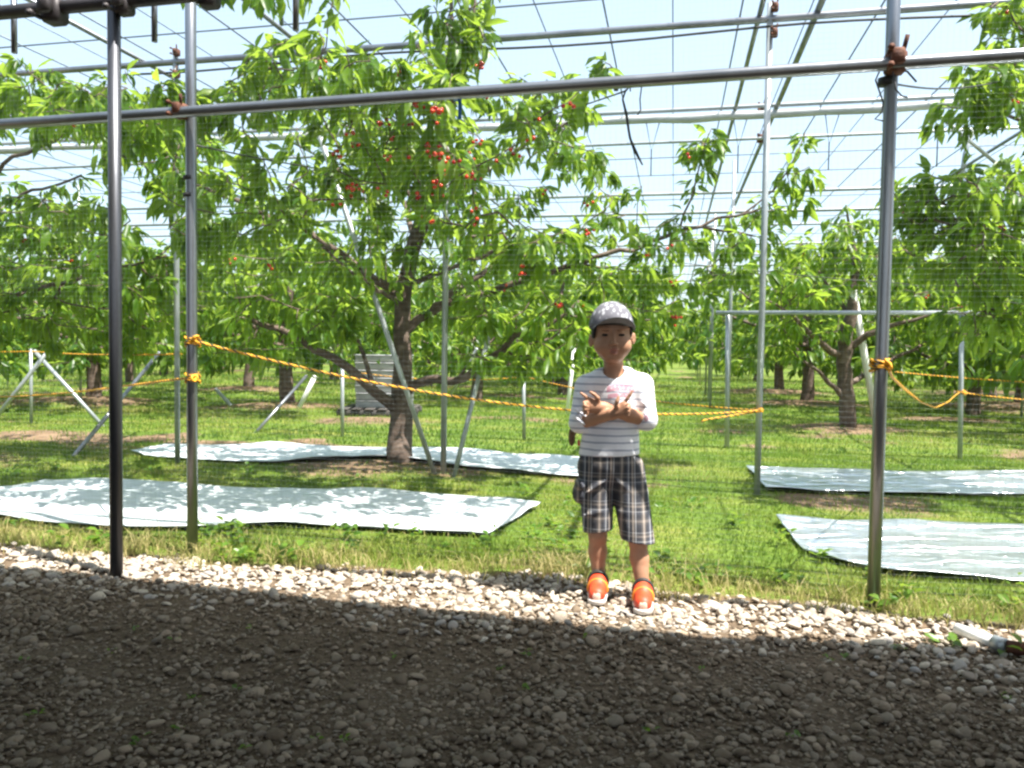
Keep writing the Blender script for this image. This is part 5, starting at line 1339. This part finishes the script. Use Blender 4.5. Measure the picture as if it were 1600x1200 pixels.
# shirt
def shirt_material():
    m, nt, out = new_mat("striped_shirt"); b = N(nt, "ShaderNodeBsdfPrincipled"); nt.links.new(b.outputs[0], out.inputs[0]); b.inputs["Roughness"].default_value = .9; b.inputs["Specular IOR Level"].default_value = .2
    tc = N(nt, "ShaderNodeTexCoord"); sp = N(nt, "ShaderNodeSeparateXYZ"); nt.links.new(tc.outputs["Object"], sp.inputs[0]); X, Y, Z = sp.outputs
    def ma(op, a, b_=None, c=None):
        n = N(nt, "ShaderNodeMath", operation=op)
        for k, v in enumerate((a, b_, c)):
            if v is None: continue
            if isinstance(v, (int, float)): n.inputs[k].default_value = v
            else: nt.links.new(v, n.inputs[k])
        return n.outputs[0]
    nz = N(nt, "ShaderNodeTexNoise", i_Scale=18.0); nt.links.new(tc.outputs["Object"], nz.inputs["Vector"])
    zz = ma('MULTIPLY_ADD', nz.outputs["Fac"], 0.006, Z); fr = ma('FRACT', ma('DIVIDE', zz, 0.027))
    r = ramp(nt, fr, [(0.0, (0.40, 0.42, 0.50)), (0.22, (0.40, 0.42, 0.50)), (0.30, (0.80, 0.80, 0.84)), (0.94, (0.80, 0.80, 0.84))])
    # chest print: blurry pink lettering on two arched lines
    pc = B(972, 608, -.08) - np.array(kid.location); 
    dx = ma('SUBTRACT', X, float(pc[0])); dz = ma('SUBTRACT', Z, float(pc[2])); arch = ma('MULTIPLY_ADD', ma('MULTIPLY', dx, dx), 3.0, dz)
    vo = N(nt, "ShaderNodeTexVoronoi", i_Scale=1.0); mp = N(nt, "ShaderNodeMapping"); mp.inputs["Scale"].default_value = (110, 1, 90); nt.links.new(tc.outputs["Object"], mp.inputs[0]); nt.links.new(mp.outputs[0], vo.inputs["Vector"])
    ink = ma('GREATER_THAN', vo.outputs["Distance"], 0.30)
    l1 = ma('LESS_THAN', ma('ABSOLUTE', ma('ADD', arch, -.004)), 0.011); w1 = ma('LESS_THAN', ma('ABSOLUTE', dx), 0.052)
    l2 = ma('LESS_THAN', ma('ABSOLUTE', ma('ADD', arch, .024)), 0.008); w2 = ma('LESS_THAN', ma('ABSOLUTE', ma('ADD', dx, .006)), 0.042)
    front = ma('LESS_THAN', Y, float(YB + .005 - kid.location[1]))
    msk = ma('MULTIPLY', ma('MULTIPLY', ma('MAXIMUM', ma('MULTIPLY', l1, w1), ma('MULTIPLY', l2, w2)), ink), front)
    mx = N(nt, "ShaderNodeMix", data_type='RGBA'); nt.links.new(ma('MULTIPLY', msk, .62), mx.inputs[0]); nt.links.new(r.outputs[0], mx.inputs[6]); mx.inputs[7].default_value = (0.55, 0.10, 0.20, 1)
    nt.links.new(mx.outputs[2], b.inputs["Base Color"])
    n2 = N(nt, "ShaderNodeTexNoise", i_Scale=24.0, i_Detail=3.0); nt.links.new(tc.outputs["Object"], n2.inputs["Vector"])
    bp = N(nt, "ShaderNodeBump", i_Strength=.35, i_Distance=.012); nt.links.new(n2.outputs["Fac"], bp.inputs["Height"]); nt.links.new(bp.outputs[0], b.inputs["Normal"]); return m
s = SDF(LO, HI, 0.0042)
s.capsule(B(959, 614, .02), B(951, 722, .015), .092, .118, 0, sy=1.38)
s.capsule(B(921, 605, .02), B(999, 603, .02), .042, .042, .035); s.capsule(B(940, 592, .018), B(977, 590, .018), .036, .036, .04)
hem = B(951, 716, -.09)
s.cutplane(hem, (0.03, 0, -1))
for sh, el, wr, ce in ((B(915, 603, .018), elR, wrR, .14), (B(1004, 601, .018), elL, wrL, .16)):
    s.capsule(sh, el, .041, .040, .022); cf_ = el * (1 - ce) + wr * ce; s.capsule(el, el * .4 + wr * .6, .039, .037, .012, cut=[(cf_, wr - el)])
for (a, b_, r_) in ((B(900, 640, -.062), B(918, 652, -.075), .007), (B(898, 650, -.058), B(914, 664, -.072), .006), (B(1006, 630, -.05), B(1020, 645, -.035), .006),
                    (B(905, 620, -.02), B(925, 628, -.06), .006)):
    s.capsule(a, b_, r_, r_ * .6, .016)
s.capsule(B(958, 560, -.002), B(958.5, 578, -.008), .048, .040, .006, op='d'); s.ell(B(959, 573, -.045), (.038, .05, .014), .010, 'd')
M['shirt'] = shirt_material(); shirt = sdf_part("shirt", s, M['shirt'], kid, 2)
tg = B(904.5, 692, -.035); MB().box(tg, (.009, .006, .022), rotz(.9), bevel=.001).build("hem_tag", M['tag'], shirt)
em = B(1010.5, 653, -.064); m = SDF(em - .03, em + .03, .0015); m.ell(em, (.0115, .004, .013), 0, R=rotz(.35)); sdf_part("sleeve_emblem", m, noise_mat("pink_emblem", [(0.35, (0.55, 0.12, 0.22)), (0.6, (0.72, 0.62, 0.68))], 130, .8), shirt, 1)

# plaid shorts
def plaid():
    m, nt, out = new_mat("plaid_cloth"); b = N(nt, "ShaderNodeBsdfPrincipled"); nt.links.new(b.outputs[0], out.inputs[0]); b.inputs["Roughness"].default_value = .9; b.inputs["Specular IOR Level"].default_value = .2
    tc = N(nt, "ShaderNodeTexCoord"); sp = N(nt, "ShaderNodeSeparateXYZ"); nt.links.new(tc.outputs["Object"], sp.inputs[0])
    def fr(sock, per, sh):
        a = N(nt, "ShaderNodeMath", operation='MULTIPLY_ADD'); nt.links.new(sock, a.inputs[0]); a.inputs[1].default_value = 1 / per; a.inputs[2].default_value = sh
        f = N(nt, "ShaderNodeMath", operation='FRACT'); nt.links.new(a.outputs[0], f.inputs[0]); return f.outputs[0]
    k, br, be, wh, nv = (0.045, 0.047, 0.056), (0.115, 0.105, 0.10), (0.36, 0.31, 0.27), (0.48, 0.49, 0.51), (0.10, 0.11, 0.14)
    st = [(0, k), (.20, br), (.28, be), (.36, br), (.42, k), (.55, nv), (.62, wh), (.66, k), (.78, be), (.84, br), (.92, wh), (.95, k)]
    v = ramp(nt, fr(sp.outputs[0], .080, .1), st, 'CONSTANT'); h = ramp(nt, fr(sp.outputs[2], .105, .35), st, 'CONSTANT')
    mx = N(nt, "ShaderNodeMix", data_type='RGBA'); mx.inputs[0].default_value = .30; nt.links.new(v.outputs[0], mx.inputs[6]); nt.links.new(h.outputs[0], mx.inputs[7]); nt.links.new(mx.outputs[2], b.inputs["Base Color"])
    n2 = N(nt, "ShaderNodeTexNoise", i_Scale=30.0, i_Detail=3.0); nt.links.new(tc.outputs["Object"], n2.inputs["Vector"]); bp = N(nt, "ShaderNodeBump", i_Strength=.4, i_Distance=.01); nt.links.new(n2.outputs["Fac"], bp.inputs["Height"]); nt.links.new(bp.outputs[0], b.inputs["Normal"]); return m
M['plaid'] = plaid()
s = SDF(LO, HI, 0.0042)
s.capsule(B(933, 728, .015), B(971, 728, .012), .072, .072, 0, sy=1.05); s.capsule(B(951, 716, .015), B(951, 722, .015), .098, .098, .03, sy=1.3)
hemL = np.array([knL[0], knL[1], B(929, 828, 0)[2]]); hemR = np.array([knR[0], knR[1], B(984, 843, -.04)[2]])
for hip, hm, n_ in ((hipL, hemL, (.12, 0, -1)), (hipR, hemR, (-.10, 0, -1))):
    low = hm + (hm - hip) * .25; 
    s.capsule(hip + [0, 0, .01], low, .068, .053 if hm is hemL else .060, .012, cut=[(hm, n_)])
# crotch gap, cargo pockets, folds
for px, dx in ((1001, .0), (905, .0)):
    pk = B(px, 770, .01); s.ell(pk, (.026, .048, .040), .01)
    s.capsule(pk + [0, -.045, .034], pk + [0, .04, .034], .016, .016, .006)
for (a, b_, r_) in ((B(965, 752, -.06), B(995, 775, -.065), .007), (B(970, 800, -.06), B(1003, 815, -.05), .008), (B(916, 770, -.055), B(945, 752, -.06), .006), (B(912, 805, -.05), B(938, 800, -.055), .005)):
    s.capsule(a, b_, r_, r_ * .5, .016)
for hm, r_ in ((hemL, .038), (hemR, .044)): s.capsule(hm + [0, 0, -.05], hm + [0, 0, .03], r_, r_, .004, op='d')
shorts = sdf_part("shorts", s, M['plaid'], kid, 2)

# socks and shoes
for ank, toe, yaw in ((ankL, toeL, .22), (ankR, toeR, -.06)):
    MB().tube([[ank[0], ank[1] + .012, .05], [ank[0], ank[1] + .006, .085], ank + [0, 0, .016], ank + [0, 0, .03]], [.026, .0255, .0255, .0250], 16).build("sock", M['sock'], kid)
    heel = np.array([ank[0] + .004, ank[1] + .035, 0.012]); ax = np.array([heel[0] - toe[0], heel[1] - toe[1], 0]); L = np.linalg.norm(ax); ax /= L; sd = np.array([-ax[1], ax[0], 0])
    at = lambda t, x, z: toe + ax * (t * L) + sd * x + np.array([0, 0, z])
    lo = np.minimum(toe, heel) - [.08, .08, .03]; hi = np.maximum(toe, heel) + [.08, .08, .14]
    s = SDF(lo, hi, .0030)
    s.capsule(at(.20, 0, .030), at(.55, 0, .040), .031, .033, 0); s.capsule(at(.55, 0, .042), at(.86, 0, .044), .033, .031, .015); s.capsule(at(.60, 0, .055), at(.82, 0, .066), .030, .032, .02)
    s.capsule(at(.76, 0, .075), at(.80, 0, .15), .024, .026, .006, op='d'); s.cutplane(at(.5, 0, .022), (0, 0, -1)); 
    shoe = sdf_part("shoe", s, M['orange'], kid, 2)
    def sub(name, sd_, mat, sm=2):
        V, q = sd_.mesh(); V = relax(V, q, sm); me = np_mesh(name, V - np.array(kid.location), None, q); return link_mesh(name, me, mat, shoe)
    m = SDF(lo, hi, .003); m.capsule(at(.18, 0, .016), at(.55, 0, .016), .035, .035, 0); m.capsule(at(.55, 0, .016), at(.88, 0, .016), .036, .034, .01); m.cutplane(at(0, 0, .001), (0, 0, -1)); m.cutplane(at(0, 0, .019), (0, 0, 1)); sub("sole", m, M['solew'], 1)
    m = SDF(lo, hi, .003); m.capsule(at(.20, 0, .030), at(.5, 0, .040), .0332, .0352, 0); m.cutplane(at(.05, 0, .03), ax); m.cutplane(at(.5, 0, .0185), (0, 0, -1)); m.cutplane(at(.05, 0, .050), np.array([0, 0, 1]) + ax * .35); sub("toe_cap", m, M['toe'], 1)
    for t_, z_, w_ in ((.46, .0770, .010), (.64, .096, .009)):
        a_ = np.linspace(-1.9, 1.9, 17); pts = [at(t_, .0355 * math.sin(a) , z_ - .040 + .0385 * math.cos(a)) for a in a_]
        m = SDF(lo, hi, .003)
        for i in range(16): m.capsule(pts[i], pts[i + 1], .0042, .0042, .002)
        for i in range(16): m.capsule(pts[i] + ax * w_, pts[i + 1] + ax * w_, .0042, .0042, .006)
        m.cutplane(at(.5, 0, .026), (0, 0, -1)); sub("strap", m, M['strapy'] if t_ < .6 else M['black'], 1)
# small pouch at the hip
pz = B(893.5, 683, .03); pu = SDF(pz - .07, pz + .07, .003); pu.ell(pz, (.013, .022, .034), 0); pu.ell(pz + [.004, -.004, .022], (.013, .020, .014), .008)
V, q = pu.mesh(); V = relax(V, q, 1); po = link_mesh("pouch", np_mesh("pouch", V - pz, None, q), M['brown']); po.location = tuple(pz); setp(po, "small brown pouch hanging at the child's hip under the striped shirt", "pouch")
#BOY_END
